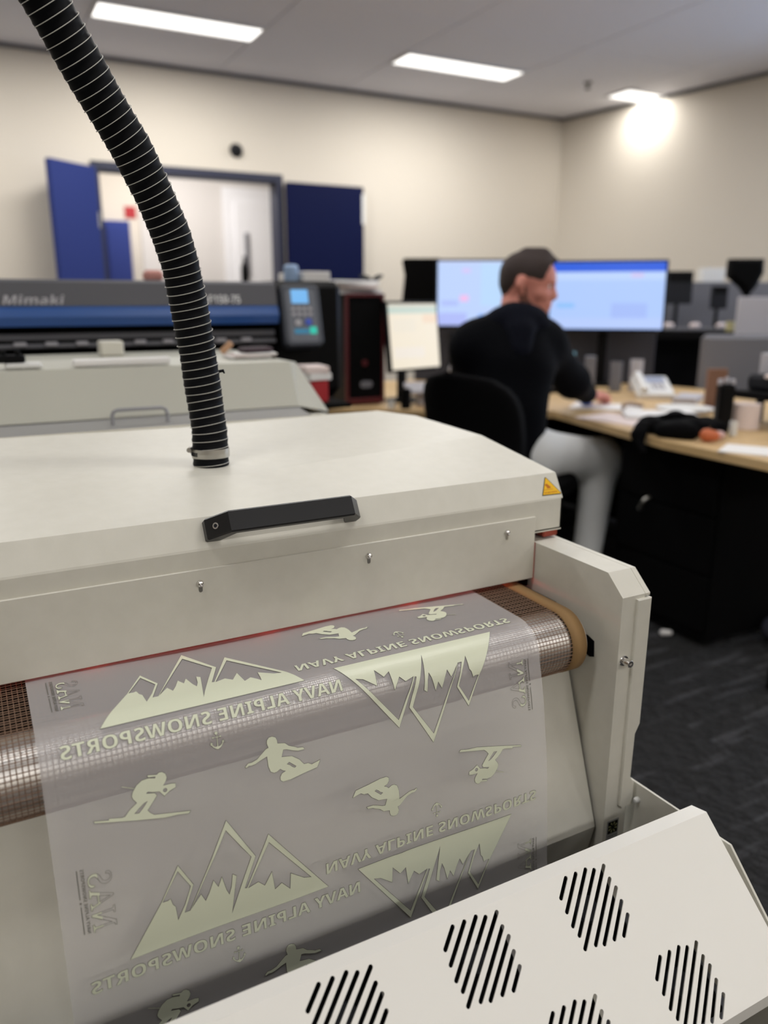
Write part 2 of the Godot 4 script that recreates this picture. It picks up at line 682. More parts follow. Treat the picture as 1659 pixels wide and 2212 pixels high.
# What shows through the doorway.
func next_room() -> void:
	var st := begin()
	span(st, Vector3(-0.6, -0.1, -7.75), Vector3(4.2, 0.0, -5.93))
	struct("floor_beyond", st, M.carpet)
	st = begin()
	span(st, Vector3(-0.6, 2.6, -7.75), Vector3(4.2, 2.7, -5.93))
	struct("ceiling_beyond", st, M.white_paint)
	st = begin()
	span(st, Vector3(-0.6, 0, -7.72), Vector3(1.54, 2.6, -7.6))
	struct("wall_beyond_left", st, M.wall_paint)
	st = begin()
	span(st, Vector3(1.54, 0, -7.72), Vector3(4.2, 2.6, -7.58))
	struct("wall_beyond_right", st, M.grey_wall)
	st = begin()
	span(st, Vector3(-0.7, 0, -7.7), Vector3(-0.6, 2.6, -5.93))
	span(st, Vector3(4.2, 0, -7.7), Vector3(4.3, 2.6, -5.93))
	struct("wall_beyond_ends", st, M.wall_paint)
	st = begin()
	span(st, Vector3(2.30, 0, -7.58), Vector3(2.88, 2.2, -7.54), 0.004)
	span(st, Vector3(2.40, 0.05, -7.55), Vector3(2.80, 2.08, -7.525), 0.004)
	var d := struct("door_3", st, M.white_paint)
	st = begin()
	span(st, Vector3(2.485, 1.40, -7.525), Vector3(2.525, 1.80, -7.50), 0.006)
	part("handle", st, M.mid_grey, d)
	var s := thing("wall_sign", "small red notice on the wall seen through the doorway behind the hose", "sign", Vector3(1.43, 1.89, -7.6))
	st = begin()
	box(st, Vector3(1.46, 1.94, -7.596), Vector3(0.10, 0.10, 0.008), 0.002)
	part("board", st, M.red_bright, s)
	var k := thing("blue_locker", "tall narrow blue locker in the room beyond the doorway", "locker", Vector3(1.28, 0, -7.4))
	st = begin()
	span(st, Vector3(1.18, 0.02, -7.59), Vector3(1.39, 1.84, -7.3), 0.006)
	part("body", st, M.navy, k)
	st = begin()
	span(st, Vector3(1.195, 0.1, -7.3), Vector3(1.375, 1.8, -7.288), 0.004)
	part("door", st, M.navy, k)
	st = begin()
	span(st, Vector3(1.21, 1.0, -7.288), Vector3(1.225, 1.12, -7.268), 0.003)
	part("handle", st, M.steel, k)
	var b := thing("dark_bottle", "tall slim black bottle in front of the white door beyond the doorway", "bottle", Vector3(2.17, 1.12, -6.6))
	st = begin()
	span(st, Vector3(1.2, 1.06, -6.75), Vector3(2.9, 1.10, -6.45), 0.004)
	var shelf := part("counter", st, M.white_plastic)
	tag(shelf, "white counter standing in the room behind the doorway", "counter")
	for cx in [1.25, 2.85]:
		st = begin()
		span(st, Vector3(cx - 0.03, 0, -6.72), Vector3(cx + 0.03, 1.06, -6.48), 0.004)
		part("leg", st, M.white_plastic, shelf)
	st = begin()
	lathe(st, [Vector2(0.0, 0), Vector2(0.03, 0), Vector2(0.034, 0.30), Vector2(0.03, 0.36), Vector2(0.012, 0.40), Vector2(0.012, 0.44), Vector2(0, 0.44)], Vector3(2.17, 1.10, -6.6))
	part("body", st, M.black_plastic, b)
	var t := thing("ceiling_light", "light panel of the room beyond the doorway, out of view", "ceiling light", Vector3(1.6, 2.59, -6.7), "rows of ceiling lights")
	st = begin()
	box(st, Vector3(1.6, 2.594, -6.7), Vector3(1.2, 0.012, 0.3), 0.002)
	part("diffuser", st, M.lamp_glow, t)
	var l := AreaLight3D.new()
	l.name = "panel_light"
	t.add_child(l)
	l.position = Vector3(0, -0.006, 0)
	l.rotation_degrees = Vector3(-90, 0, 0)
	l.area_size = Vector2(1.15, 0.26)
	l.light_color = Color(1.0, 0.98, 0.97)
	l.light_energy = 3.6
	l.shadow_enabled = true
	l.area_range = 8.0
	l.area_attenuation = 2.0


# ---------------------------------------------------------------- the dryer
const XL := -0.125      # outer ends of the hood
const XR := 0.785
const XM := 0.33        # its middle
const YC := 0.714       # axis of the front roller
const ZC := -0.788

func yz(x: float) -> Transform3D:     # polygons given as (z, y), pushed out along +x from x
	return Transform3D(Basis(Vector3.BACK, Vector3.UP, Vector3.RIGHT), Vector3(x, 0, 0))


func dryer() -> void:
	var t := thing("curing_dryer", "large cream sheet metal conveyor dryer with a black handle and a mesh belt", "dryer", Vector3(XM, 0, -1.05))
	# --- hood: front, chamfer, a roof creased along a ridge, cut rear corners
	var st := begin()
	var ridge := [Vector3(XL, 0.952, -1.116), Vector3(XM, 0.943, -1.045), Vector3(XR, 0.952, -1.116)]
	var rear := [Vector3(XL, 0.9575, -1.346), Vector3(2 * XM - 0.745, 0.959, -1.437), Vector3(XM, 0.955, -1.437), Vector3(0.745, 0.959, -1.437), Vector3(XR, 0.9575, -1.346)]
	var up := Vector3.UP
	var f0 := Vector3(XL, 0.924, -0.916)
	var f1 := Vector3(XR, 0.924, -0.916)
	var fm := Vector3(XM, 0.924, -0.916)
	tri(st, f0, fm, ridge[1], up)
	tri(st, f0, ridge[1], ridge[0], up)
	tri(st, fm, f1, ridge[1], up)
	tri(st, f1, ridge[2], ridge[1], up)
	quad(st, ridge[0], ridge[1], rear[1], rear[0], up)
	tri(st, ridge[1], rear[2], rear[1], up)
	tri(st, ridge[1], rear[3], rear[2], up)
	quad(st, ridge[1], ridge[2], rear[4], rear[3], up)
	var b := 0.0015
	var prof := [Vector2(0.840, -0.896), Vector2(0.889 - b, -0.896), Vector2(0.889 + b * 0.8, -0.896 - b * 0.5), Vector2(0.924 - b * 0.8, -0.916 + b * 0.5), Vector2(0.924, -0.916)]
	for i in prof.size() - 1:
		var p: Vector2 = prof[i]
		var q: Vector2 = prof[i + 1]
		quad(st, Vector3(XL, p.x, p.y), Vector3(XR, p.x, p.y), Vector3(XR, q.x, q.y), Vector3(XL, q.x, q.y), Vector3(0, 0.3, 1))
	for s in [0, 1]:
		var x := XR if s else XL
		var pl := PackedVector2Array([Vector2(-0.896, 0.84), Vector2(-0.896, 0.889), Vector2(-0.916, 0.924), Vector2(-1.116, 0.952), Vector2(-1.346, 0.9575), Vector2(-1.346, 0.84)])
		prism(st, pl, yz(x), -0.003 if s else 0.003)
		var c0 := Vector3(x, 0.84, -1.346)
		var c1 := Vector3(0.745 if s else 2 * XM - 0.745, 0.84, -1.437)
		quad(st, c0, c1, Vector3(c1.x, 0.959, c1.z), Vector3(c0.x, 0.9575, c0.z), Vector3(1 if s else -1, 0, -0.5))
	quad(st, Vector3(2 * XM - 0.745, 0.84, -1.437), Vector3(0.745, 0.84, -1.437), Vector3(0.745, 0.959, -1.437), Vector3(2 * XM - 0.745, 0.959, -1.437), Vector3.FORWARD)
	span(st, Vector3(XL, 0.838, -0.914), Vector3(XR, 0.842, -0.896))
	var hood := part("hood", st, M.cream_paint, t)
	# a warning sticker on the chamfer
	var up_slope := Vector3(0, 0.868, -0.496)
	var out := Vector3(0, 0.496, 0.868)
	var sx := facing(Vector3(0.764, 0.9045, -0.9046) + out * 0.0003, out, up_slope)
	var tp := PackedVector2Array([Vector2(-0.0165, -0.0115), Vector2(0.0195, -0.0125), Vector2(0.020, -0.0105), Vector2(-0.0005, 0.0165), Vector2(-0.0025, 0.0165)])
	st = begin()
	prism(st, tp, sx, 0.0002)
	var stick := part("warning_sticker", st, M.charcoal, hood)
	stick.set_meta("label", "yellow triangular warning sticker")
	st = begin()
	prism(st, inset(tp, 0.0009), sx.translated_local(Vector3(0, 0, 0.0002)), 0.0002)
	# a hand and its underline, printed in orange
	part("warning_face", st, M.yellow, hood)
	st = begin()
	letters(st, "DO NOT TOUCH", sx.translated_local(Vector3(0.0005, -0.0092, 0.0006)), 0.0026, 0.024)
	var hx := sx.translated_local(Vector3(0, 0, 0.00045))
	prism(st, PackedVector2Array([Vector2(-0.012, -0.0035), Vector2(0.006, -0.0035), Vector2(0.006, -0.0029), Vector2(-0.012, -0.0029)]), hx, 0.0001)
	prism(st, PackedVector2Array([Vector2(-0.004, -0.0015), Vector2(0.0025, -0.0015), Vector2(0.003, 0.001), Vector2(-0.003, 0.0065), Vector2(-0.0042, 0.0055), Vector2(-0.003, 0.004), Vector2(-0.0065, 0.0055), Vector2(-0.007, 0.0042), Vector2(-0.0045, 0.002)]), hx, 0.0001)
	part("warning_print", st, M.orange_ink, hood)
	# red seal under the hood's end
	mat("silicone_red", rgb(150, 62, 44), 0.6)
	for x in [XR - 0.004, XL + 0.004]:
		st = begin()
		box(st, Vector3(x - signf(x) * 0.012, 0.8325, -1.10), Vector3(0.028, 0.011, 0.40), 0.002)
		part("seal", st, M.silicone_red, t)
	# --- the screwed-on front panel
	st = begin()
	span(st, Vector3(2 * XM - 0.7325, 0.767, -0.8955), Vector3(0.7325, 0.8655, -0.8925), 0.0009)
	var fp := part("front_panel", st, M.cream_paint, t)
	for x in [-0.011, 0.219, 0.449, 0.679]:
		st = begin()
		var sl := Transform3D(Basis(), Vector3(x, 0.846, -0.8926))
		prism(st, round_rect(0.0048, 0.0135, 0.0023), sl.translated_local(Vector3(0.0004, -0.003, 0)), 0.0004)
		part("keyhole", st, M.steel, fp)
		st = begin()
		lathe(st, [Vector2(0.0014, 0.0042), Vector2(0.0018, 0.0048), Vector2(0.0034, 0.0040), Vector2(0.0043, 0.0022), Vector2(0.0045, 0.0)], Vector3(x, 0.8478, -0.8922), Vector3.BACK, 20)
		lathe(st, [Vector2(0, 0.0022), Vector2(0.0014, 0.0022), Vector2(0.0014, 0.0042)], Vector3(x, 0.8478, -0.8922), Vector3.BACK, 6)
		part("bolt", st, M.chrome, fp)
	# --- handle
	st = begin()
	var hp := PackedVector2Array([Vector2(-0.102, 0), Vector2(-0.102, 0.012), Vector2(-0.079, 0.040), Vector2(0.084, 0.040), Vector2(0.102, 0.015), Vector2(0.102, 0), Vector2(0.084, 0), Vector2(0.074, 0.028), Vector2(-0.069, 0.028), Vector2(-0.083, 0)])
	var hb := facing(Vector3(0.333, 0.9075, -0.9066), out, up_slope)
	var hxf := Transform3D(Basis(hb.basis.x, hb.basis.z, -hb.basis.y), hb.origin + hb.basis.y * 0.0135)
	prism(st, hp, hxf, 0.027, 0.0018, true)
	var handle := part("handle", st, M.handle_black, t)
	handle.set_meta("label", "black bridge handle")
	st = begin()
	var sd := (hb.basis.z * 0.023 - hb.basis.x * 0.024).normalized()
	var so := hb.origin + hb.basis.x * -0.0925 + hb.basis.z * 0.0248
	lathe(st, [Vector2(0.0022, 0.0003), Vector2(0.0024, 0.0008), Vector2(0.0040, 0.0008), Vector2(0.0043, 0.0)], so, sd, 18)
	part("screw", st, M.chrome, handle)
	st = begin()
	lathe(st, [Vector2(0, 0.0005), Vector2(0.0023, 0.0003)], so, sd, 18)
	part("screw_socket", st, M.charcoal, handle)
	# --- side frames
	for s in [1.0, -1.0]:
		var X := func(x: float) -> float: return x if s > 0 else 2 * XM - x
		st = begin()
		var side := PackedVector2Array([Vector2(-1.40, 0.06), Vector2(-0.708, 0.06), Vector2(-0.708, 0.797), Vector2(-0.7385, 0.824), Vector2(-1.40, 0.824)])
		prism(st, side, yz(X.call(0.735)), s * 0.042, 0.0012)
		var cap := PackedVector2Array([Vector2(-1.40, 0.7935), Vector2(-0.708, 0.7935), Vector2(-0.708, 0.797), Vector2(-0.7385, 0.824), Vector2(-1.40, 0.824)])
		prism(st, cap, yz(X.call(0.7765)), s * 0.0095, 0.0012)
		span(st, Vector3(minf(X.call(0.7765), X.call(0.785)), 0.06, -1.40), Vector3(maxf(X.call(0.7765), X.call(0.785)), 0.7935, -0.84))
		var fr := part("side_frame", st, M.cream_paint, t)
		st = begin()
		var cv := PackedVector2Array([Vector2(0.7595, 0.7915), Vector2(0.785, 0.7915), Vector2(0.785, 0.60), Vector2(0.7775, 0.585), Vector2(0.7765, 0.515), Vector2(0.7845, 0.503), Vector2(0.7845, 0.480), Vector2(0.781, 0.468), Vector2(0.764, 0.466), Vector2(0.7595, 0.472)])
		for i in cv.size():
			cv[i] = Vector2(X.call(cv[i].x), cv[i].y)
		prism(st, cv, Transform3D(Basis(), Vector3(0, 0, -0.80)), 0.0965, 0.0012)
		part("edge_cover", st, M.cream_paint, fr)
		st = begin()
		lathe(st, [Vector2(0, 0.0014), Vector2(0.0072, 0.0014), Vector2(0.0078, 0.0008), Vector2(0.0078, 0)], Vector3(X.call(0.7465), 0.704, -0.708), Vector3.BACK)
		lathe(st, [Vector2(0.0028, 0.0135), Vector2(0.0046, 0.0135), Vector2(0.0052, 0.0128), Vector2(0.0052, 0.004), Vector2(0.0040, 0.004), Vector2(0.0040, 0.001)], Vector3(X.call(0.7465), 0.704, -0.708), Vector3.BACK)
		lathe(st, [Vector2(0, 0.0105), Vector2(0.0028, 0.0105), Vector2(0.0028, 0.0135)], Vector3(X.call(0.7465), 0.704, -0.708), Vector3.BACK, 6)
		part("clamp_bolt", st, M.chrome, fr)
		st = begin()
		prism(st, PackedVector2Array([Vector2(-0.80, 0.722), Vector2(-0.767, 0.721), Vector2(-0.754, 0.717), Vector2(-0.752, 0.694), Vector2(-0.760, 0.691), Vector2(-0.77, 0.694), Vector2(-0.80, 0.70)]), yz(X.call(0.7345)), -s * 0.0012)
		part("bearing_plate", st, M.black_matt, fr)
		for z in [-1.3, -0.78]:
			st = begin()
			lathe(st, [Vector2(0.0, 0.0), Vector2(0.024, 0.0), Vector2(0.026, 0.03), Vector2(0.012, 0.04), Vector2(0.012, 0.059)], Vector3(X.call(0.757), 0.0, z))
			part("foot", st, M.black_plastic, fr)
		if s > 0:
			fan_label(fr)
	# --- belt, roller and what lies under them
	st = begin()
	tube(st, [Vector3(-0.073, YC, ZC), Vector3(0.733, YC, ZC)], [0.008, 0.008], 12)
	part("axle", st, M.black_plastic, t)
	st = begin()
	st.set_smooth_group(0)
	tube(st, [Vector3(-0.068, YC, ZC), Vector3(0.715, YC, ZC)], [0.0415, 0.0415], 72)
	part("roller", st, M.roller_chrome, t)
	st = begin()
	span(st, Vector3(-0.073, 0.742, -1.40), Vector3(0.733, 0.748, -0.835), 0.001)
	span(st, Vector3(-0.073, 0.655, -1.40), Vector3(0.733, 0.66, -0.84))
	part("belt_bed", st, M.black_matt, t)
	belt(t)
	# --- apron under the belt, folded back below
	st = begin()
	var ap := PackedVector2Array([Vector2(-0.7975, 0.654), Vector2(-0.720, 0.437), Vector2(-0.775, 0.20), Vector2(-0.778, 0.20), Vector2(-0.7235, 0.437), Vector2(-0.8005, 0.653)])
	prism(st, ap, yz(-0.0705), 0.8015, 0.0005)
	part("apron", st, M.cream_paint, t)
	st = begin()
	span(st, Vector3(-0.072, 0.10, -1.40), Vector3(0.732, 0.65, -0.83), 0.003)
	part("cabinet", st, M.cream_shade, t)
	# --- unseen baffles added at the chamber ends to stop the red glow leaking
	for x in [-0.0705, 0.7275]:
		st = begin()
		span(st, Vector3(x, 0.752, -1.42), Vector3(x + 0.003, 0.885, -0.902))
		part("added_baffle", st, M.black_matt, t)
	# --- red heater rods inside
	for z in [-0.98, -1.12, -1.26]:
		st = begin()
		rod(st, Vector3(-0.05, 0.786, z), Vector3(0.71, 0.786, z), 0.006)
		var hr := part("heater_rod", st, M.heater_glow, t)
		for x in [0.1, 0.33, 0.56]:
			var l := OmniLight3D.new()
			l.name = "heater_light"
			hr.add_child(l, true)
			l.position = Vector3(x - 0.33, -0.004, 0.0)
			l.light_color = Color(1.0, 0.22, 0.14)
			l.light_energy = HEAT
			l.light_size = 0.02
			l.omni_range = 3.0
			l.omni_attenuation = 2.0
			l.shadow_enabled = true


const HEAT := 0.003


func fan_label(fr: Node3D) -> void:
	var xf := Transform3D(Basis(), Vector3(0.7535, 0.4325, -0.7079))
	var st := begin()
	prism(st, round_rect(0.022, 0.033, 0.001), xf, 0.0003)
	part("fan_label", st, M.label_grey, fr)
	st = begin()
	prism(st, round_rect(0.0185, 0.020, 0.0006), xf.translated_local(Vector3(0, 0.004, 0.0003)), 0.0002)
	part("fan_label_field", st, M.black_matt, fr)
	st = begin()
	for k in 8:
		var a := TAU * k / 8 + 0.3
		var p := PackedVector2Array()
		for q in [[0.0030, 0.0], [0.0065, 0.28], [0.0088, 0.30], [0.0088, 0.06], [0.0060, -0.04]]:
			p.append(Vector2(cos(a + q[1]), sin(a + q[1])) * q[0])
		prism(st, p, xf.translated_local(Vector3(0, 0.004, 0.0005)), 0.0001)
	part("fan_label_blades", st, mat("label_olive", rgb(140, 140, 96), 0.6), fr)
	st = begin()
	letters(st, "COOLING FAN", xf.translated_local(Vector3(0, -0.0115, 0.0005)), 0.0024, 0.0185)
	part("fan_label_print", st, M.charcoal, fr)


# Where the belt runs: (y, z) after a length s measured from the top of the roller, r above its axis.
func loop(s: float, r: float) -> Vector2:
	if s < 0.0:
		return Vector2(YC + r, ZC + s)
	var a := s / r
	if a < PI:
		return Vector2(YC + r * cos(a), ZC + r * sin(a))
	return Vector2(YC - r, ZC - (s - PI * r))


func belt(t: Node3D) -> void:
	var r := 0.0445
	var st := begin()
	var s0 := -0.19
	var s1 := PI * r + 0.05
	var x := -0.066
	var i := 0
	while x < 0.688:                      # strands along the belt
		var pts := []
		var rad := []
		var n := 124
		for k in n + 1:
			var s := lerpf(s0, s1, float(k) / n)
			var q := loop(s, r)
			pts.append(Vector3(x, q.x, q.y))
			rad.append(0.00045)
		tube(st, pts, rad, 4, false)
		x += 0.0055
	var s := s0
	while s < s1:                         # strands across
		var q := loop(s, r + (0.0002 if i % 2 else -0.0002))
		tube(st, [Vector3(-0.068, q.x, q.y), Vector3(0.689, q.x, q.y)], [0.00058, 0.00058], 5, false)
		s += 0.0056
		i += 1
	var o := part("mesh_belt", st, M.belt_brown, t)
	o.set_meta("kind", "stuff")
	for e in [0.687, -0.092]:             # solid woven edges
		st = begin()
		st.set_smooth_group(0)
		var n := 60
		for k in n:
			var a := loop(lerpf(-0.25, s1, float(k) / n), r + 0.0012)
			var b := loop(lerpf(-0.25, s1, float(k + 1) / n), r + 0.0012)
			var c := loop(lerpf(-0.25, s1, float(k) / n), r - 0.0012)
			var d := loop(lerpf(-0.25, s1, float(k + 1) / n), r - 0.0012)
			var up := Vector3(0, a.x - YC, a.y - ZC) if a.y > ZC else Vector3(0, signf(a.x - YC), 0)
			quad(st, Vector3(e, a.x, a.y), Vector3(e + 0.024, a.x, a.y), Vector3(e + 0.024, b.x, b.y), Vector3(e, b.x, b.y), up)
			for w in [e, e + 0.024]:
				quad(st, Vector3(w, a.x, a.y), Vector3(w, b.x, b.y), Vector3(w, d.x, d.y), Vector3(w, c.x, c.y), Vector3.RIGHT if w > e else Vector3.LEFT)
		st.set_smooth_group(-1)
		part("belt_edge", st, M.belt_edge, t)


# ---------------------------------------------------------------- the hose
func hose() -> void:
	var t := thing("exhaust_hose", "black ribbed exhaust hose with a pale wire spiral rising from the dryer hood", "hose", Vector3(0.303, 0.94, -1.12))
	var c := Curve3D.new()
	for p in [Vector3(0.303, 0.936, -1.120), Vector3(0.304, 0.996, -1.122), Vector3(0.300, 1.05, -1.126), Vector3(0.294, 1.11, -1.125), Vector3(0.285, 1.175, -1.121), Vector3(0.275, 1.228, -1.114), Vector3(0.264, 1.267, -1.110), Vector3(0.245, 1.311, -1.102), Vector3(0.217, 1.366, -1.091), Vector3(0.182, 1.42, -1.079), Vector3(0.151, 1.469, -1.065), Vector3(0.122, 1.515, -1.051), Vector3(0.06, 1.62, -1.02), Vector3(0.02, 1.74, -1.0), Vector3(0.0, 1.95, -1.0), Vector3(0.0, 2.3, -1.0), Vector3(0.0, 2.69, -1.0)]:
		c.add_point(p)
	for i in range(1, c.point_count - 1):
		var d := (c.get_point_position(i + 1) - c.get_point_position(i - 1)) / 6
		c.set_point_in(i, -d)
		c.set_point_out(i, d)
	var total := c.get_baked_length()
	var pitch := 0.0118
	var pts := []
	var rad := []
	var s := 0.0
	while s < total:
		var u := fposmod(s / pitch, 1.0)
		var r := 0.0262 - 0.0010 * absf(sin(PI * u)) + 0.0004 * sin(s * 61.0)
		if s > 0.30 and s < 0.325:
			r += 0.0001                        # a fold where the hose bends
		pts.append(c.sample_baked(s))
		rad.append(r)
		s += pitch / 6
	var st := begin()
	tube(st, pts, rad, 40, true)
	part("duct", st, M.hose_black, t)
	st = begin()
	var wire := []
	var wr := []
	var f := frame_of(c.sample_baked(0.002) - c.sample_baked(0.0))
	var steps := int((total - 0.012) / pitch * 28)
	for i in steps:
		var l := 0.006 + (total - 0.012) * i / steps
		var d := (c.sample_baked(minf(l + 0.004, total)) - c.sample_baked(maxf(l - 0.004, 0))).normalized()
		f = Basis(Quaternion(f.z, d)) * f
		var a := TAU * l / pitch
		wire.append(c.sample_baked(l) + (f.x * cos(a) + f.y * sin(a)) * 0.0266)
		wr.append(0.00048)
	tube(st, wire, wr, 5)
	part("wire_spiral", st, M.hose_wire, t)
	# hose clamp
	st = begin()
	lathe(st, [Vector2(0.0262, -0.0065), Vector2(0.0275, -0.0065), Vector2(0.0278, 0), Vector2(0.0275, 0.0065), Vector2(0.0262, 0.0065)], Vector3(0.3035, 0.964, -1.1208), Vector3(0.01, 1, -0.03), 48)
	var cl := part("hose_clamp", st, M.steel, t)
	cl.set_meta("label", "steel band clamp")
	st = begin()
	for k in 8:
		var a := deg_to_rad(150.0 + k * 5.2)
		var n := Vector3(cos(a), 0, sin(a))
		box(st, Vector3(0.3035, 0.964, -1.1208) + n * 0.0279, Vector3(0.0010, 0.006, 0.0006), 0.0, facing(Vector3.ZERO, n).basis)
	part("clamp_slot", st, M.charcoal, cl)
	st = begin()
	var cb := Vector3(0.2772, 0.9685, -1.1278)
	box(st, cb, Vector3(0.010, 0.010, 0.014), 0.003)
	rod(st, cb + Vector3(-0.002, 0.001, 0.004), cb + Vector3(-0.007, 0.002, 0.012), 0.0036, 8)
	part("clamp_screw", st, M.steel, cl)
	st = begin()
	lathe(st, [Vector2(0.027, 0.0), Vector2(0.075, 0.0), Vector2(0.078, -0.006), Vector2(0.03, -0.012), Vector2(0.027, -0.04)], Vector3(0, CEIL, -1.0), Vector3.UP, 32)
	part("ceiling_collar", st, M.black_plastic, t)
	st = begin()
	tube(st, [Vector3(0.316, 1.083, -1.098), Vector3(0.322, 1.084, -1.098), Vector3(0.324, 1.08, -1.098)], [0.0022, 0.0025, 0.001], 6)
	part("loose_end", st, M.hose_black, t)


# ---------------------------------------------------------------- the printed film
var film_line := []        # (s, y, z)

func film_path() -> void:
	var r := 0.0475
	var q := [Vector2(YC + r, -1.05), Vector2(YC + r, ZC)]
	for i in range(1, 20):
		var a := deg_to_rad(i * 4.5)
		q.append(Vector2(YC + r * cos(a), ZC + r * sin(a)))
	for p in [Vector2(0.66, -0.7268), Vector2(0.60, -0.7165), Vector2(0.52, -0.7105), Vector2(0.433, -0.699), Vector2(0.36, -0.684), Vector2(0.30, -0.668), Vector2(0.22, -0.645)]:
		q.append(p)
	var s := -(ZC + 1.05)
	for i in q.size():
		if i:
			s += q[i].distance_to(q[i - 1])
		film_line.append(Vector3(s, q[i].x, q[i].y))


# A point of the film: x across, s along it, off above its face.
func on_film(x: float, s: float, off := 0.0) -> Vector3:
	var i := 0
	while i < film_line.size() - 2 and film_line[i + 1].x < s:
		i += 1
	var a: Vector3 = film_line[i]
	var b: Vector3 = film_line[i + 1]
	var k := (s - a.x) / (b.x - a.x)
	var t := Vector2(b.y - a.y, b.z - a.z).normalized()
	var n := Vector3(0, t.y, -t.x)
	if n.z < 0 and n.y < 0:
		n = -n
	# it ripples where it hangs free, and lifts off the belt near the hood
	var free := smoothstep(0.08, 0.22, s)
	var edge := pow(clampf(absf(x - 0.321) / 0.307, 0, 1), 3.0)
	var rip := free * (0.0012 * sin(x * 23.0 + s * 6.0) + 0.0022 * edge * sin(s * 26.0 + 1.0) + 0.0009 * exp(-pow((x - 0.40) / 0.006, 2.0)))
	var lift := smoothstep(0.0, 0.09, -s) * (0.0012 + 0.0013 * sin(x * 17.0 + 0.7))
	return Vector3(x, lerpf(a.y, b.y, k), lerpf(a.z, b.z, k)) + n * (off + rip + maxf(lift, 0.0))


func flat_to_film(st: SurfaceTool, polys: Array, off: float) -> void:
	var tris := []
	for p in polys:
		var idx := Geometry2D.triangulate_polygon(p)
		for i in range(0, idx.size(), 3):
			tris.append([p[idx[i]], p[idx[i + 1]], p[idx[i + 2]]])
	fan_to_film(st, tris, off)


# The part of a convex polygon between y0 and y1.
func slab(p: PackedVector2Array, y0: float, y1: float) -> PackedVector2Array:
	for side in [[y0, 1.0], [y1, -1.0]]:
		var out := PackedVector2Array()
		for i in p.size():
			var a := p[i]
			var b := p[(i + 1) % p.size()]
			var da: float = (a.y - side[0]) * side[1]
			var db: float = (b.y - side[0]) * side[1]
			if da >= 0:
				out.append(a)
			if (da > 0 and db < 0) or (da < 0 and db > 0):
				out.append(a.lerp(b, da / (da - db)))
		p = out
		if p.size() < 3:
			break
	return p


# Triangles given in mm on the film, cut small enough to follow it.
func fan_to_film(st: SurfaceTool, tris: Array, off: float, step := 4.0) -> void:
	st.set_smooth_group(0)
	for t in tris:
		var lo: Vector2 = t[0].min(t[1]).min(t[2])
		var hi: Vector2 = t[0].max(t[1]).max(t[2])
		var y := floorf(lo.y / step) * step
		while y < hi.y:
			var q := slab(PackedVector2Array(t), y, y + step)
			y += step
			if q.size() < 3:
				continue
			var turned := PackedVector2Array()
			for v in q:
				turned.append(Vector2(v.y, v.x))
			var x := floorf(lo.x / 6.0) * 6.0
			while x < hi.x:
				var p := slab(turned, x, x + 6.0)
				x += 6.0
				for i in range(1, p.size() - 1):
					tri(st, on_film(p[0].y / 1000, p[0].x / 1000, off), on_film(p[i].y / 1000, p[i].x / 1000, off), on_film(p[i + 1].y / 1000, p[i + 1].x / 1000, off), Vector3(0, 1, 1))


# Thin strokes along the rim of a set of triangles.
func rim_of(tris: Array, w: float) -> Array:
	var seen := {}
	for t in tris:
		for i in 3:
			var a: Vector2 = t[i].snappedf(0.001)
			var b: Vector2 = t[(i + 1) % 3].snappedf(0.001)
			var k := [a, b] if a < b else [b, a]
			seen[k] = seen.get(k, 0) + 1
	var out := []
	for k in seen:
		if seen[k] == 1:
			var d: Vector2 = (k[1] - k[0])
			if d.length() < 1e-4:
				continue
			d = d.normalized() * w / 2
			var n := Vector2(-d.y, d.x)
			out.append([k[0] - d + n, k[1] + d + n, k[1] + d - n])
			out.append([k[0] - d + n, k[1] + d - n, k[0] - d - n])
	return out


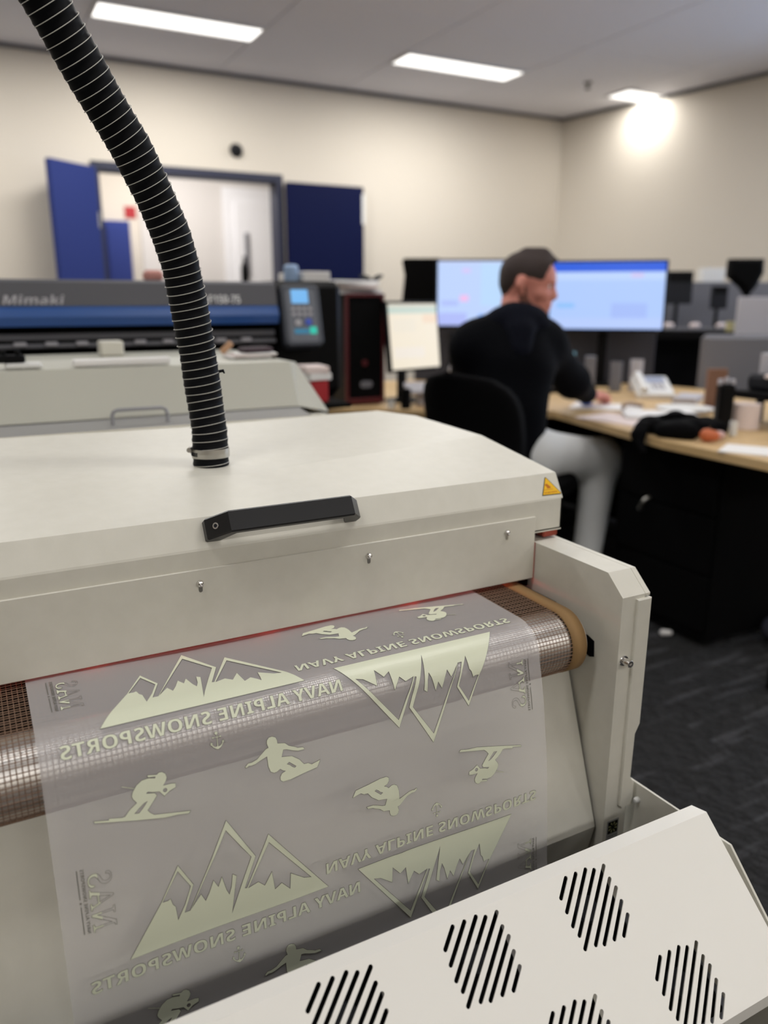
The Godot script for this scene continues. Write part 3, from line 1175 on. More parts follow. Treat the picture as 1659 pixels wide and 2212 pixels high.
# The outlines of the printed motifs, in millimetres on the film: x across it, y along it.
const MOTIF := {
	"mountain": [Vector2(75.6, 23.7), Vector2(112.5, -28.5), Vector2(132.9, -64.3), Vector2(147.1, -36.4), Vector2(135.2, -7.1), Vector2(141.4, -7.2), Vector2(188.6, -97.3), Vector2(217.1, -46), Vector2(202.2, -11.4), Vector2(204.8, -10.7), Vector2(233.6, -67.3), Vector2(301.1, 23.7)],
	"mountain_hole_1": [Vector2(132.1, -58.2), Vector2(144.3, -35.8), Vector2(136.7, -16.8), Vector2(127.7, -0.9), Vector2(126.5, -17.9), Vector2(123.8, -21.5), Vector2(122, -29), Vector2(119, -27.8), Vector2(113.5, -28.1)],
	"mountain_hole_2": [Vector2(187.1, -86.5), Vector2(212.4, -46.8), Vector2(201.4, -22.5), Vector2(185.8, 14.1), Vector2(194.2, -29.8), Vector2(190, -33.1), Vector2(187.9, -18.8), Vector2(184.7, -9.9), Vector2(182, -16.6), Vector2(178.1, -34), Vector2(173.5, -23.6), Vector2(168.8, -33.2), Vector2(163.5, -20.8), Vector2(158.5, -12), Vector2(154.2, -21.8), Vector2(142.5, -8.5)],
	"mountain_hole_3": [Vector2(233.3, -57.9), Vector2(280.9, 3.3), Vector2(271.8, 0.8), Vector2(256.2, -10.6), Vector2(254.3, 8.6), Vector2(244.8, -2.5), Vector2(236.4, 2.7), Vector2(234.3, -20.5), Vector2(225.1, -6.4), Vector2(218, -13.5), Vector2(205.9, -10)],
	"skier": [Vector2(57, 114.5), Vector2(70.8, 117.6), Vector2(71.5, 116), Vector2(83.5, 118.8), Vector2(86.8, 118.7), Vector2(91, 114.2), Vector2(93.2, 112.4), Vector2(99.9, 108), Vector2(96.6, 103.4), Vector2(95.7, 99.9), Vector2(97.1, 96), Vector2(101.5, 90.2), Vector2(107.3, 86.5), Vector2(114.1, 86.1), Vector2(120.7, 88), Vector2(121.3, 86.2), Vector2(114.3, 85.1), Vector2(113, 83.3), Vector2(114.5, 82.9), Vector2(122.8, 84.8), Vector2(125.1, 83.1), Vector2(128.2, 83.3), Vector2(131.3, 85.9), Vector2(132.4, 90.1), Vector2(131.1, 93.4), Vector2(127.7, 97.8), Vector2(136.2, 98), Vector2(140.4, 99), Vector2(140.2, 103), Vector2(133.6, 105), Vector2(127.8, 108.9), Vector2(123.5, 102.8), Vector2(116.4, 101.4), Vector2(111.9, 99.6), Vector2(109.8, 101.3), Vector2(118.6, 103.2), Vector2(120.3, 106.2), Vector2(113.6, 114), Vector2(109.3, 118.8), Vector2(111.6, 122.2), Vector2(115.3, 125.4), Vector2(138.8, 129.9), Vector2(152.5, 132.5), Vector2(150.2, 134.8), Vector2(139.1, 132.7), Vector2(126, 131.8), Vector2(96, 125.5), Vector2(57.4, 116.4)],
	"skier_hole": [Vector2(110.6, 109.1), Vector2(106, 114.6), Vector2(100.7, 119.4), Vector2(95.8, 118.5), Vector2(102.1, 113.4), Vector2(106.5, 110.4)],
	"pole": [Vector2(87.2, 87.1), Vector2(99.2, 92.5), Vector2(99, 93), Vector2(87.2, 87.8)],
	"snowboarder": [Vector2(215.9, 102.8), Vector2(219.4, 99.6), Vector2(223.9, 99.6), Vector2(230.2, 97.8), Vector2(238, 91.7), Vector2(241.5, 89.1), Vector2(244.5, 88.4), Vector2(243.1, 83.4), Vector2(243.9, 79.8), Vector2(246.4, 77.2), Vector2(250.1, 77.1), Vector2(253.8, 79), Vector2(255.2, 82.8), Vector2(255.3, 86.3), Vector2(263.7, 88.1), Vector2(268.2, 92.4), Vector2(274.6, 95.2), Vector2(278.1, 97.3), Vector2(284.4, 98.2), Vector2(286.1, 100.9), Vector2(282.8, 100.9), Vector2(277.7, 100.6), Vector2(271.6, 98.5), Vector2(265.2, 95.6), Vector2(261.1, 94.9), Vector2(258.3, 102.7), Vector2(269.9, 104.6), Vector2(278.3, 110.8), Vector2(283.3, 117.5), Vector2(288.4, 117.8), Vector2(292.3, 120.3), Vector2(303.1, 118), Vector2(298.6, 125.4), Vector2(281.9, 127.6), Vector2(265.3, 130.4), Vector2(256.7, 130.3), Vector2(253.9, 128.1), Vector2(254, 124.5), Vector2(256.4, 121), Vector2(261.2, 119.4), Vector2(257.7, 117.8), Vector2(255.1, 115.4), Vector2(250.8, 117.5), Vector2(247.5, 117.8), Vector2(243.8, 115.5), Vector2(241.9, 108.8), Vector2(241.8, 97.5), Vector2(234.5, 99.7), Vector2(227.8, 102.3), Vector2(223.2, 102.9), Vector2(220.1, 102.4), Vector2(217.4, 103.8)],
	"snowboarder_hole": [Vector2(266.2, 110.4), Vector2(274.1, 117.3), Vector2(272, 118.7), Vector2(268.9, 116.7), Vector2(266.8, 114.2), Vector2(263.1, 112.3)],
	"anchor_arc": [Vector2(181.3, 68.9), Vector2(182.2, 65.8), Vector2(184.2, 67.7), Vector2(183.2, 68.2), Vector2(184.8, 70.7), Vector2(186.5, 72), Vector2(188.5, 71.7), Vector2(189, 61.9), Vector2(189, 59), Vector2(189.4, 59.1), Vector2(189.4, 61.6), Vector2(189.6, 72), Vector2(191.4, 72.1), Vector2(193.2, 70.7), Vector2(194.6, 68.4), Vector2(193.8, 68), Vector2(195.6, 65.8), Vector2(196.6, 68.6), Vector2(195.7, 68.7), Vector2(194.3, 71.5), Vector2(192.3, 73.7), Vector2(189.2, 75.3), Vector2(186.8, 74.1), Vector2(184.1, 71.9), Vector2(182.6, 69.5)],
	"anchor_bar": [Vector2(184, 60.9), Vector2(185, 60.6), Vector2(185.8, 61.4), Vector2(192, 61.5), Vector2(192.7, 60.6), Vector2(193.7, 61.2), Vector2(193.8, 62.2), Vector2(192.8, 62.6), Vector2(192, 62), Vector2(185.7, 61.9), Vector2(184.8, 62.4), Vector2(183.9, 61.8)],
}


func motif(called: String) -> PackedVector2Array:
	var p := PackedVector2Array(MOTIF[called])
	if Geometry2D.is_polygon_clockwise(p):
		p.reverse()
	return p


# A polygon moved to a repeat of the pattern: turned half round, or not.
func repeated(p: PackedVector2Array, k: int, turned: bool) -> PackedVector2Array:
	var out := PackedVector2Array()
	for q in p:
		out.append((Vector2(642 - q.x, 40 - q.y) if turned else q) + Vector2(0, 252.5 * k))
	return out


func stamp(t: Node3D, called: String, outer: PackedVector2Array, holes: Array, k: int, turned: bool, rim := 0.45) -> void:
	var o := repeated(outer, k, turned)
	var hs := []
	var tight := []
	for h in holes:
		var r := repeated(h, k, turned)
		hs.append(r)
		var small := Geometry2D.offset_polygon(r, -rim)
		if small.size():
			tight.append_array(small)
	var st := begin()
	flat_to_film(st, bands(o, hs, 4.0), 0.0006)
	var p := part(called, st, M.print_ink, t)
	st = begin()
	var n := 0
	for big in Geometry2D.offset_polygon(o, rim):
		flat_to_film(st, bands(big, tight, 4.0), 0.0003)
		n += 1
	if n:
		part("print_rim_shade", st, M.print_edge, p)  # grey rim painted in for the shadow along the ink edge


func film() -> void:
	film_path()
	var t := thing("printed_film", "translucent sheet of transfer film printed with mirrored mountains, skiers and snow sports lettering", "film", Vector3(0.321, 0.30, -0.70))
	var st := begin()
	st.set_smooth_group(0)
	var nx := 72
	var ss := []
	var s := -0.21
	while s < 0.56:
		ss.append(s)
		s += 0.004
	for i in ss.size() - 1:
		for k in nx:
			var x0 := 0.0148 + 0.6122 * k / nx
			var x1 := 0.0148 + 0.6122 * (k + 1) / nx
			quad(st, on_film(x0, ss[i]), on_film(x1, ss[i]), on_film(x1, ss[i + 1]), on_film(x0, ss[i + 1]), Vector3(0, 1, 1))
	st.set_smooth_group(-1)
	part("film_sheet", st, M.film_clear, t)
	var line := lettering("NAVY ALPINE SNOWSPORTS")
	var half := 0.0
	for q in line:
		for p in q:
			half = maxf(half, absf(p.x))
	var mono := lettering("NAS", false, "Droid Serif")
	var mhalf := 0.0
	for q in mono:
		for p in q:
			mhalf = maxf(mhalf, absf(p.x))
	for turned in [false, true]:
		for k in [0, 1]:
			stamp(t, "mountain_print", motif("mountain"), [motif("mountain_hole_1"), motif("mountain_hole_2"), motif("mountain_hole_3")], k, turned)
			stamp(t, "skier_print", motif("skier"), [motif("skier_hole"), circle(2.2, 10, Vector2(129.2, 103.0))], k, turned)
			stamp(t, "ski_pole_print", motif("pole"), [], k, turned, 0.2)
			stamp(t, "snowboarder_print", motif("snowboarder"), [motif("snowboarder_hole")], k, turned)
			var ring := circle(1.6, 14, Vector2(188.9, 57.4))
			stamp(t, "anchor_print", motif("anchor_arc"), [], k, turned, 0.3)
			stamp(t, "anchor_bar_print", motif("anchor_bar"), [], k, turned, 0.3)
			stamp(t, "anchor_ring_print", ring, [circle(0.9, 10, Vector2(188.9, 57.4))], k, turned, 0.3)
			# the mirrored line of lettering
			var tris := []
			for q in line:
				var m := []
				for p in q:
					m.append(Vector2(188.5 - p.x * 153.5 / half, 46.6 - p.y * 14.2))
				tris.append(Array(repeated(PackedVector2Array(m), k, turned)))
			st = begin()
			fan_to_film(st, tris, 0.0006)
			var l := part("lettering_print", st, M.print_ink, t)
			l.set_meta("label", "mirrored lettering NAVY ALPINE SNOWSPORTS")
			st = begin()
			fan_to_film(st, rim_of(tris, 0.8), 0.0003)
			part("print_rim_shade", st, M.print_edge, l)  # thickness shadow of the letters, drawn as dark strokes
			# the monogram along the edge, outlined, its feet filled
			var whole := []
			var feet := []
			for q in mono:
				var m := []
				for p in q:
					m.append(Vector2(43.8 + p.y * 23.2, -54.0 - p.x * 31.0 / mhalf))
				whole.append(Array(repeated(PackedVector2Array(m), k, turned)))
				var low := slab(PackedVector2Array(q), -0.1, 0.42)
				for i in range(1, low.size() - 1):
					var w := PackedVector2Array()
					for p in [low[0], low[i], low[i + 1]]:
						w.append(Vector2(43.8 + p.y * 23.2, -54.0 - p.x * 31.0 / mhalf))
					feet.append(Array(repeated(w, k, turned)))
			st = begin()
			fan_to_film(st, feet, 0.0006)
			var mp := part("monogram_print", st, M.print_ink, t)
			mp.set_meta("label", "mirrored monogram NAS")
			st = begin()
			fan_to_film(st, rim_of(whole, 0.4), 0.0008)
			part("monogram_outline", st, M.print_edge, mp)
			var fine := []
			for q in line:
				var m := []
				for p in q:
					m.append(Vector2(38.0 + p.y * 3.6, -58.5 - p.x * 34.5 / half))
				fine.append(Array(repeated(PackedVector2Array(m), k, turned)))
			for u in [[-93.0, -62.5], [-54.5, -24.0], [-59.5, -57.5]]:
				var w := 0.45 if u[1] - u[0] > 5 else 1.0
				var r4 := repeated(PackedVector2Array([Vector2(35.0 - w, u[0]), Vector2(35.0 + w, u[0]), Vector2(35.0 + w, u[1]), Vector2(35.0 - w, u[1])]), k, turned)
				fine.append([r4[0], r4[1], r4[2]])
				fine.append([r4[0], r4[2], r4[3]])
			st = begin()
			fan_to_film(st, fine, 0.0006)
			part("monogram_caption", st, M.print_edge, mp)


# ---------------------------------------------------------------- the tray with its slotted cover
func catch_tray() -> void:
	var t := thing("catch_tray", "cream catch tray before the dryer with a slanted slotted cover", "tray", Vector3(XM, 0.1, -0.5))
	var d := Vector3(0, -0.6766, 0.7364)
	var n := Vector3(0, 0.7364, 0.6766)
	var o := Vector3(0.785, 0.534, -0.580)
	# panel coordinates in mm: x across (0 at the right-hand edge), y down the slope
	var xf := Transform3D(Basis(Vector3.RIGHT * 0.001, d * 0.001, n * 0.001), o)
	var slots := []
	var ends := [[19, 0, 0, 19], [34, 0, 0, 34], [49, 0, 0, 49], [60, 4, 3, 60], [75, 4, 3, 74], [75, 19, 18, 75], [78, 30, 29, 78], [77, 45, 44, 78], [77, 60, 58, 79]]
	var corners := []
	for k in 6:
		corners.append(Vector2(-258.0 - 156.5 * k, 5.0))
	for k in 6:
		corners.append(Vector2(-183.5 - 156.5 * k, 116.5))
	for c in corners:
		if c.x < -915:
			continue
		for e in ends:
			var a: Vector2 = c + Vector2(e[0], e[1])
			var b: Vector2 = c + Vector2(e[2], e[3])
			var u := (b - a).normalized() * 2.5
			var p := PackedVector2Array()
			var ang := u.angle()
			for i in 9:
				p.append(b - u * 0.6 + Vector2.from_angle(ang - PI / 2 + PI * i / 8) * 2.5)
			for i in 9:
				p.append(a + u * 0.6 + Vector2.from_angle(ang + PI / 2 + PI * i / 8) * 2.5)
			if Geometry2D.is_polygon_clockwise(p):
				p.reverse()
			slots.append(p)
	var W := 915.0
	var outer := PackedVector2Array([Vector2(-W, 0), Vector2(0, 0), Vector2(0, 200), Vector2(-W, 200)])
	var st := begin()
	for p in bands(outer, slots, 8.0):
		var idx := Geometry2D.triangulate_polygon(p)
		for z in [0.0, -1.6]:
			for i in range(0, idx.size(), 3):
				tri(st, xf * Vector3(p[idx[i]].x, p[idx[i]].y, z), xf * Vector3(p[idx[i + 1]].x, p[idx[i + 1]].y, z), xf * Vector3(p[idx[i + 2]].x, p[idx[i + 2]].y, z), n if z == 0.0 else -n)
	for p in slots:
		var mid := Vector2.ZERO
		for q in p:
			mid += q / p.size()
		for i in p.size():
			var a: Vector2 = p[i]
			var b: Vector2 = p[(i + 1) % p.size()]
			var inw := xf.basis * Vector3((mid - a).x, (mid - a).y, 0)
			quad(st, xf * Vector3(a.x, a.y, 0), xf * Vector3(b.x, b.y, 0), xf * Vector3(b.x, b.y, -1.6), xf * Vector3(a.x, a.y, -1.6), inw)
	# folded rims: back along the top, down at the right, left and bottom
	var fold := func(a: Vector3, b: Vector3, c: Vector3, e: Vector3, out: Vector3) -> void:
		quad(st, xf * a, xf * b, xf * c, xf * e, out)
	var top := Vector3(0, -14, -10.5)
	fold.call(Vector3(-W, 0, 0), Vector3(0, 0, 0), Vector3(0, 0, 0) + top + Vector3(-8, 0, 0), Vector3(-W, 0, 0) + top, n - d * 0.3)
	fold.call(Vector3(-W, 0, 0) + top, Vector3(-8, 0, 0) + top, Vector3(-8, 0, 0) + top + Vector3(0, 2, -10), Vector3(-W, 0, 0) + top + Vector3(0, 2, -10), -d)
	fold.call(Vector3(0, 0, 0), Vector3(0, 200, 0), Vector3(0, 200, -16), Vector3(0, 0, -16), Vector3.RIGHT)
	tri(st, xf * Vector3(0, 0, 0), xf * (top + Vector3(-8, 0, 0)), xf * Vector3(0, 0, -16), Vector3.RIGHT)
	fold.call(Vector3(-W, 0, 0), Vector3(-W, 200, 0), Vector3(-W, 200, -16), Vector3(-W, 0, -16), Vector3.LEFT)
	fold.call(Vector3(-W, 200, 0), Vector3(0, 200, 0), Vector3(0, 212, -15), Vector3(-W, 212, -15), d)
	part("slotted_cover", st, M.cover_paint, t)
	# black fan housings close behind the slots
	for c in corners:
		if c.x < -915:
			continue
		st = begin()
		box(st, xf * Vector3(c.x + 39, minf(c.y + 39, 150.0), -30), Vector3(0.092, 0.092, 0.020), 0.004, xf.basis.orthonormalized())
		var fh := part("fan_housing", st, M.black_matt, t)
		st = begin()
		lathe(st, [Vector2(0, 0.005), Vector2(0.014, 0.004), Vector2(0.016, 0.0)], xf * Vector3(c.x + 39, minf(c.y + 39, 150.0), -20), n, 16)
		part("fan_hub", st, M.charcoal, fh)
	# side plates carried by the dryer's frame
	for s in [1.0, -1.0]:
		st = begin()
		var pl := PackedVector2Array([Vector2(-0.722, 0.499), Vector2(-0.545, 0.505), Vector2(-0.425, 0.382), Vector2(-0.40, 0.30), Vector2(-0.46, 0.24), Vector2(-0.60, 0.33), Vector2(-0.722, 0.345)])
		prism(st, pl, yz(0.7915 if s > 0 else 2 * XM - 0.7915), s * 0.004, 0.0008)
		var sp := part("side_plate", st, M.cream_paint, t)
		st = begin()
		var bx := 0.7915 if s > 0 else 2 * XM - 0.7915
		lathe(st, [Vector2(0, 0.0075), Vector2(0.003, 0.007), Vector2(0.0045, 0.004), Vector2(0.0045, 0)], Vector3(bx, 0.475, -0.70), Vector3(-s, 0, 0), 14)
		part("side_bolt", st, M.white_plastic, sp)
	st = begin()
	span(st, Vector3(-0.10, 0.10, -0.70), Vector3(0.73, 0.104, -0.36))
	span(st, Vector3(-0.10, 0.10, -0.362), Vector3(0.73, 0.30, -0.358))
	part("tray_floor", st, M.black_matt, t)


# ---------------------------------------------------------------- the machine behind the dryer
func powder_unit() -> void:
	var t := thing("powder_unit", "cream powder unit with a slanted front and wire handle, standing behind the dryer", "machine", Vector3(0.25, 0, -2.0))
	var st := begin()
	# a nearly upright plate whose right-hand end is folded back
	var pa := [Vector3(-0.40, 0.926, -1.82), Vector3(0.722, 0.926, -1.82), Vector3(0.733, 1.030, -1.90), Vector3(-0.40, 1.034, -1.90)]
	var pe := [Vector3(0.815, 0.903, -1.845), Vector3(0.760, 1.026, -1.93)]
	quad(st, pa[0], pa[1], pa[2], pa[3], Vector3(0, 0.5, 1))
	quad(st, pa[1], pe[0], pe[1], pa[2], Vector3(0.6, 0.4, 1))
	quad(st, pa[3], pa[2], Vector3(0.733, 1.034, -2.40), Vector3(-0.40, 1.034, -2.40), Vector3.UP)
	quad(st, pa[2], pe[1], Vector3(0.760, 1.026, -2.40), Vector3(0.733, 1.034, -2.40), Vector3.UP)
	quad(st, pe[0], Vector3(0.815, 0.903, -2.40), Vector3(0.760, 1.026, -2.40), pe[1], Vector3.RIGHT)
	quad(st, Vector3(-0.40, 0.903, -2.40), Vector3(0.815, 0.903, -2.40), Vector3(0.760, 1.03, -2.40), Vector3(-0.40, 1.034, -2.40), Vector3.FORWARD)
	quad(st, pa[0], Vector3(-0.40, 0.903, -2.40), Vector3(-0.40, 1.034, -2.40), pa[3], Vector3.LEFT)
	part("slanted_front", st, M.unit_paint_dimmed, t)
	st = begin()
	span(st, Vector3(-0.40, 0.08, -2.40), Vector3(0.80, 0.903, -1.845), 0.003)
	part("body", st, M.unit_paint_dimmed, t)
	# the flat window in front of the slanted plate, in a cream frame
	st = begin()
	span(st, Vector3(-0.40, 0.885, -1.62), Vector3(0.79, 0.905, -1.56), 0.002)
	span(st, Vector3(0.715, 0.885, -1.81), Vector3(0.79, 0.905, -1.62), 0.002)
	span(st, Vector3(-0.40, 0.885, -1.81), Vector3(-0.34, 0.905, -1.62), 0.002)
	span(st, Vector3(-0.40, 0.08, -1.81), Vector3(0.79, 0.80, -1.56), 0.003)
	part("lower_case", st, M.cream_paint, t)
	st = begin()
	quad(st, Vector3(-0.34, 0.924, -1.822), Vector3(0.722, 0.924, -1.822), Vector3(0.722, 0.897, -1.62), Vector3(-0.34, 0.897, -1.62), Vector3.UP)
	quad(st, Vector3(-0.34, 0.920, -1.822), Vector3(0.722, 0.920, -1.822), Vector3(0.722, 0.893, -1.62), Vector3(-0.34, 0.893, -1.62), Vector3.DOWN)
	part("window_sheet", st, mat("sheet_grey", rgb(148, 147, 146), 0.4), t)
	st = begin()
	var p := []
	var r := []
	for q in [Vector3(0.268, 0.912, -1.775), Vector3(0.268, 0.936, -1.775), Vector3(0.271, 0.945, -1.775), Vector3(0.279, 0.949, -1.775), Vector3(0.376, 0.949, -1.775), Vector3(0.384, 0.945, -1.775), Vector3(0.387, 0.936, -1.775), Vector3(0.387, 0.912, -1.775)]:
		p.append(q)
		r.append(0.0042)
	tube(st, p, r, 10)
	part("wire_handle", st, mat("wire_grey", rgb(150, 150, 154), 0.35), t)
	# things lying on it
	st = begin()
	span(st, Vector3(0.215, 1.0345, -1.945), Vector3(0.435, 1.050, -1.912), 0.003)
	tag(part("paper_strip", st, M.paper), "long white strip lying on the front edge of the powder unit left of the hose", "strip")
	st = begin()
	span(st, Vector3(0.075, 1.0345, -1.955), Vector3(0.150, 1.0465, -1.912), 0.003)
	tag(part("white_tray", st, M.white_plastic), "short white tray under the small black device on the powder unit", "tray")
	var d := thing("small_device", "small black boxy device on the powder unit at the left edge", "device", Vector3(0.09, 1.047, -1.935))
	st = begin()
	span(st, Vector3(0.06, 1.047, -1.95), Vector3(0.118, 1.064, -1.92), 0.004)
	part("body", st, M.black_plastic, d)
	st = begin()
	rod(st, Vector3(0.075, 1.064, -1.935), Vector3(0.075, 1.073, -1.935), 0.006)
	rod(st, Vector3(0.104, 1.064, -1.935), Vector3(0.104, 1.073, -1.935), 0.006)
	part("knob", st, M.black_plastic, d)
	st = begin()
	span(st, Vector3(0.325, 1.0345, -2.30), Vector3(0.385, 1.075, -2.24), 0.004)
	tag(part("cream_block", st, M.cream_paint), "cream block standing behind the white strip on the powder unit", "block")
	var r2 := RandomNumberGenerator.new()
	r2.seed = 8
	for i in 3:
		st = begin()
		box(st, Vector3(0.665 + 0.01 * i, 1.0365 + 0.004 * i, -2.04), Vector3(0.11, 0.003, 0.09), 0.0, Basis(Vector3.UP, r2.randf_range(-0.3, 0.3)))
		tag(part("paper_sheet", st, M.paper if i != 1 else M.paper_pink), ["lowest loose sheet on the right end of the powder unit", "pinkish loose sheet on the right end of the powder unit", "top loose white sheet on the powder unit under the dark pad"][i], "paper", "loose sheets on the powder unit")
	st = begin()
	box(st, Vector3(0.690, 1.054, -2.04), Vector3(0.085, 0.014, 0.05), 0.005, Basis(Vector3.UP, 0.2))
	tag(part("dark_pad", st, mat("plum_dark", rgb(58, 42, 50), 0.7)), "small dark pad lying on the loose sheets beside the hose", "pad")
	st = begin()
	rod(st, Vector3(0.615, 1.045, -2.10), Vector3(0.64, 1.071, -2.09), 0.009)
	tag(part("cardboard_roll", st, mat("card_tan", rgb(190, 150, 118), 0.9)), "short tan cardboard roll leaning beside the dark pad", "roll")


func wide_printer() -> void:
	var t := thing("wide_printer", "wide dark grey printer with a blue stripe and a control panel at its right end", "printer", Vector3(0.3, 0, -2.7))
	var st := begin()
	prism(st, PackedVector2Array([Vector2(-2.50, 1.165), Vector2(-2.515, 1.232), Vector2(-2.53, 1.24), Vector2(-2.95, 1.24), Vector2(-2.95, 1.165)]), yz(-0.75), 1.68, 0.004)
	part("cover", st, mat("printer_grey", rgb(84, 84, 90), 0.5), t)
	st = begin()
	prism(st, PackedVector2Array([Vector2(-2.495, 1.155), Vector2(-2.487, 1.135), Vector2(-2.495, 1.108), Vector2(-2.9, 1.108), Vector2(-2.9, 1.165), Vector2(-2.502, 1.165)]), yz(-0.75), 1.68, 0.003)
	part("blue_stripe", st, mat("stripe_blue", rgb(44, 84, 150), 0.35), t)
	st = begin()
	span(st, Vector3(-0.75, 0.98, -2.90), Vector3(0.93, 1.108, -2.56), 0.003)
	part("platen", st, M.black_matt, t)
	st = begin()
	span(st, Vector3(-0.75, 1.068, -2.56), Vector3(0.93, 1.086, -2.54), 0.002)
	span(st, Vector3(-0.75, 1.045, -2.55), Vector3(0.93, 1.058, -2.53), 0.002)
	part("guide_rail", st, M.mid_grey, t)
	for i in 18:
		st = begin()
		box(st, Vector3(-0.62 + i * 0.085, 1.057, -2.528), Vector3(0.034, 0.012, 0.012), 0.002)
		part("pinch_roller", st, M.pale_grey, t)
	st = begin()
	span(st, Vector3(0.93, 0.86, -3.02), Vector3(1.19, 1.245, -2.56), 0.02)
	part("end_case", st, M.black_plastic, t)
	st = begin()
	span(st, Vector3(-1.0, 0.86, -2.95), Vector3(-0.75, 1.245, -2.50), 0.02)
	part("end_case", st, M.black_plastic, t)
	st = begin()
	span(st, Vector3(-0.98, 0.84, -2.95), Vector3(1.18, 0.98, -2.60), 0.01)
	part("base_beam", st, M.black_matt, t)
	for x in [-0.8, 1.0]:
		st = begin()
		span(st, Vector3(x - 0.04, 0.06, -2.80), Vector3(x + 0.04, 0.84, -2.72), 0.004)
		span(st, Vector3(x - 0.04, 0.04, -3.05), Vector3(x + 0.04, 0.10, -2.46), 0.004)
		for z in [-3.0, -2.5]:
			rod(st, Vector3(x - 0.015, 0.03, z), Vector3(x + 0.015, 0.03, z), 0.03, 14)
		part("stand_leg", st, M.black_matt, t)
	# control panel, tilted back
	var xf := facing(Vector3(1.005, 1.134, -2.475), Vector3(-0.10, 0.30, 1.0))
	st = begin()
	prism(st, round_rect(0.132, 0.205, 0.02), xf.translated_local(Vector3(0, 0, -0.05)), 0.05, 0.005)
	var cp := part("control_panel", st, mat("panel_slate", rgb(62, 66, 76), 0.5), t)
	st = begin()
	var a := lit_face(cp, xf.translated_local(Vector3(-0.004, 0.062, 0.0008)), 0.058, 0.046, "panel_screen", Color(0.42, 0.72, 0.96), 0.9)
	a.name = "screen"
	st = begin()
	prism(st, round_rect(0.10, 0.175, 0.012), xf, 0.0006)
	part("key_field", st, mat("panel_grey", rgb(104, 108, 118), 0.5), cp)
	for i in 8:
		st = begin()
		prism(st, circle(0.0065, 12), xf.translated_local(Vector3(-0.03 + (i % 4) * 0.019, 0.020 - (i / 4) * 0.018, 0.0006)), 0.003, 0.001)
		part("key", st, M.pale_grey, cp)
	st = begin()
	prism(st, circle(0.011, 16), xf.translated_local(Vector3(-0.018, -0.026, 0.0006)), 0.004, 0.001)
	part("round_key", st, M.pale_grey, cp)
	st = begin()
	prism(st, circle(0.012, 16), xf.translated_local(Vector3(0.018, -0.024, 0.0006)), 0.004, 0.001)
	part("blue_key", st, mat("key_blue", rgb(58, 88, 200), 0.5), cp)
	lit_face(cp, xf.translated_local(Vector3(-0.008, -0.054, 0.0008)), 0.05, 0.017, "status_bar", Color(0.10, 0.48, 0.62), 0.8).name = "status_bar"
	lit_face(cp, xf.translated_local(Vector3(0.032, -0.051, 0.0008)), 0.024, 0.024, "status_light", Color(0.05, 0.78, 0.68), 0.9).name = "status_light"
	st = begin()
	letters(st, "Mimaki", facing(Vector3(0.19, 1.170, -2.498), Vector3(0, 0.22, 1)), 0.027, 0.158, true, "Droid Sans", 0.25)
	var w := part("lettering", st, M.pale_grey, t)
	w.set_meta("label", "maker's name in pale letters")
	st = begin()
	letters(st, "TxF150-75", facing(Vector3(0.735, 1.172, -2.498), Vector3(0, 0.22, 1)), 0.026, 0.135, true)
	part("lettering", st, M.white_paint, t)


# A glowing rectangle w by h on the plane xf, with a light of its own.
func lit_face(parent: Node3D, xf: Transform3D, w: float, h: float, called: String, c: Color, energy: float, tex: Texture2D = null, lamp := 0.0) -> MeshInstance3D:
	var st := begin()
	var q := [Vector3(-w / 2, h / 2, 0), Vector3(w / 2, h / 2, 0), Vector3(w / 2, -h / 2, 0), Vector3(-w / 2, -h / 2, 0)]
	var uv := [Vector2(0, 0), Vector2(1, 0), Vector2(1, 1), Vector2(0, 1)]
	for i in [0, 1, 2, 0, 2, 3]:
		st.set_uv(uv[i])
		st.add_vertex(xf * q[i])
	var m := glow(called + "_glow", c, energy)
	m.albedo_color = Color(0.03, 0.03, 0.03)
	m.roughness = 0.3
	if tex:
		m.emission_texture = tex
		m.emission = Color.WHITE
		m.emission_operator = BaseMaterial3D.EMISSION_OP_MULTIPLY
	var o := part(called, st, m, parent)
	if lamp > 0.0:
		var l := AreaLight3D.new()
		l.name = "screen_light"
		o.add_child(l)
		l.transform = Transform3D(xf.basis, xf.origin + xf.basis.z * 0.004 - world_at[o])
		l.area_size = Vector2(w, h)
		l.light_color = c
		l.light_energy = lamp
		l.shadow_enabled = true
		l.area_range = 6.0
		l.area_attenuation = 2.0
	return o


func ui(w: int, h: int, back: Color, patches: Array) -> ImageTexture:
	var im := Image.create(w, h, false, Image.FORMAT_RGB8)
	im.fill(back)
	for p in patches:
		im.fill_rect(Rect2i(p[0], p[1], p[2], p[3]), Color8(p[4], p[5], p[6]))
	return ImageTexture.create_from_image(im)


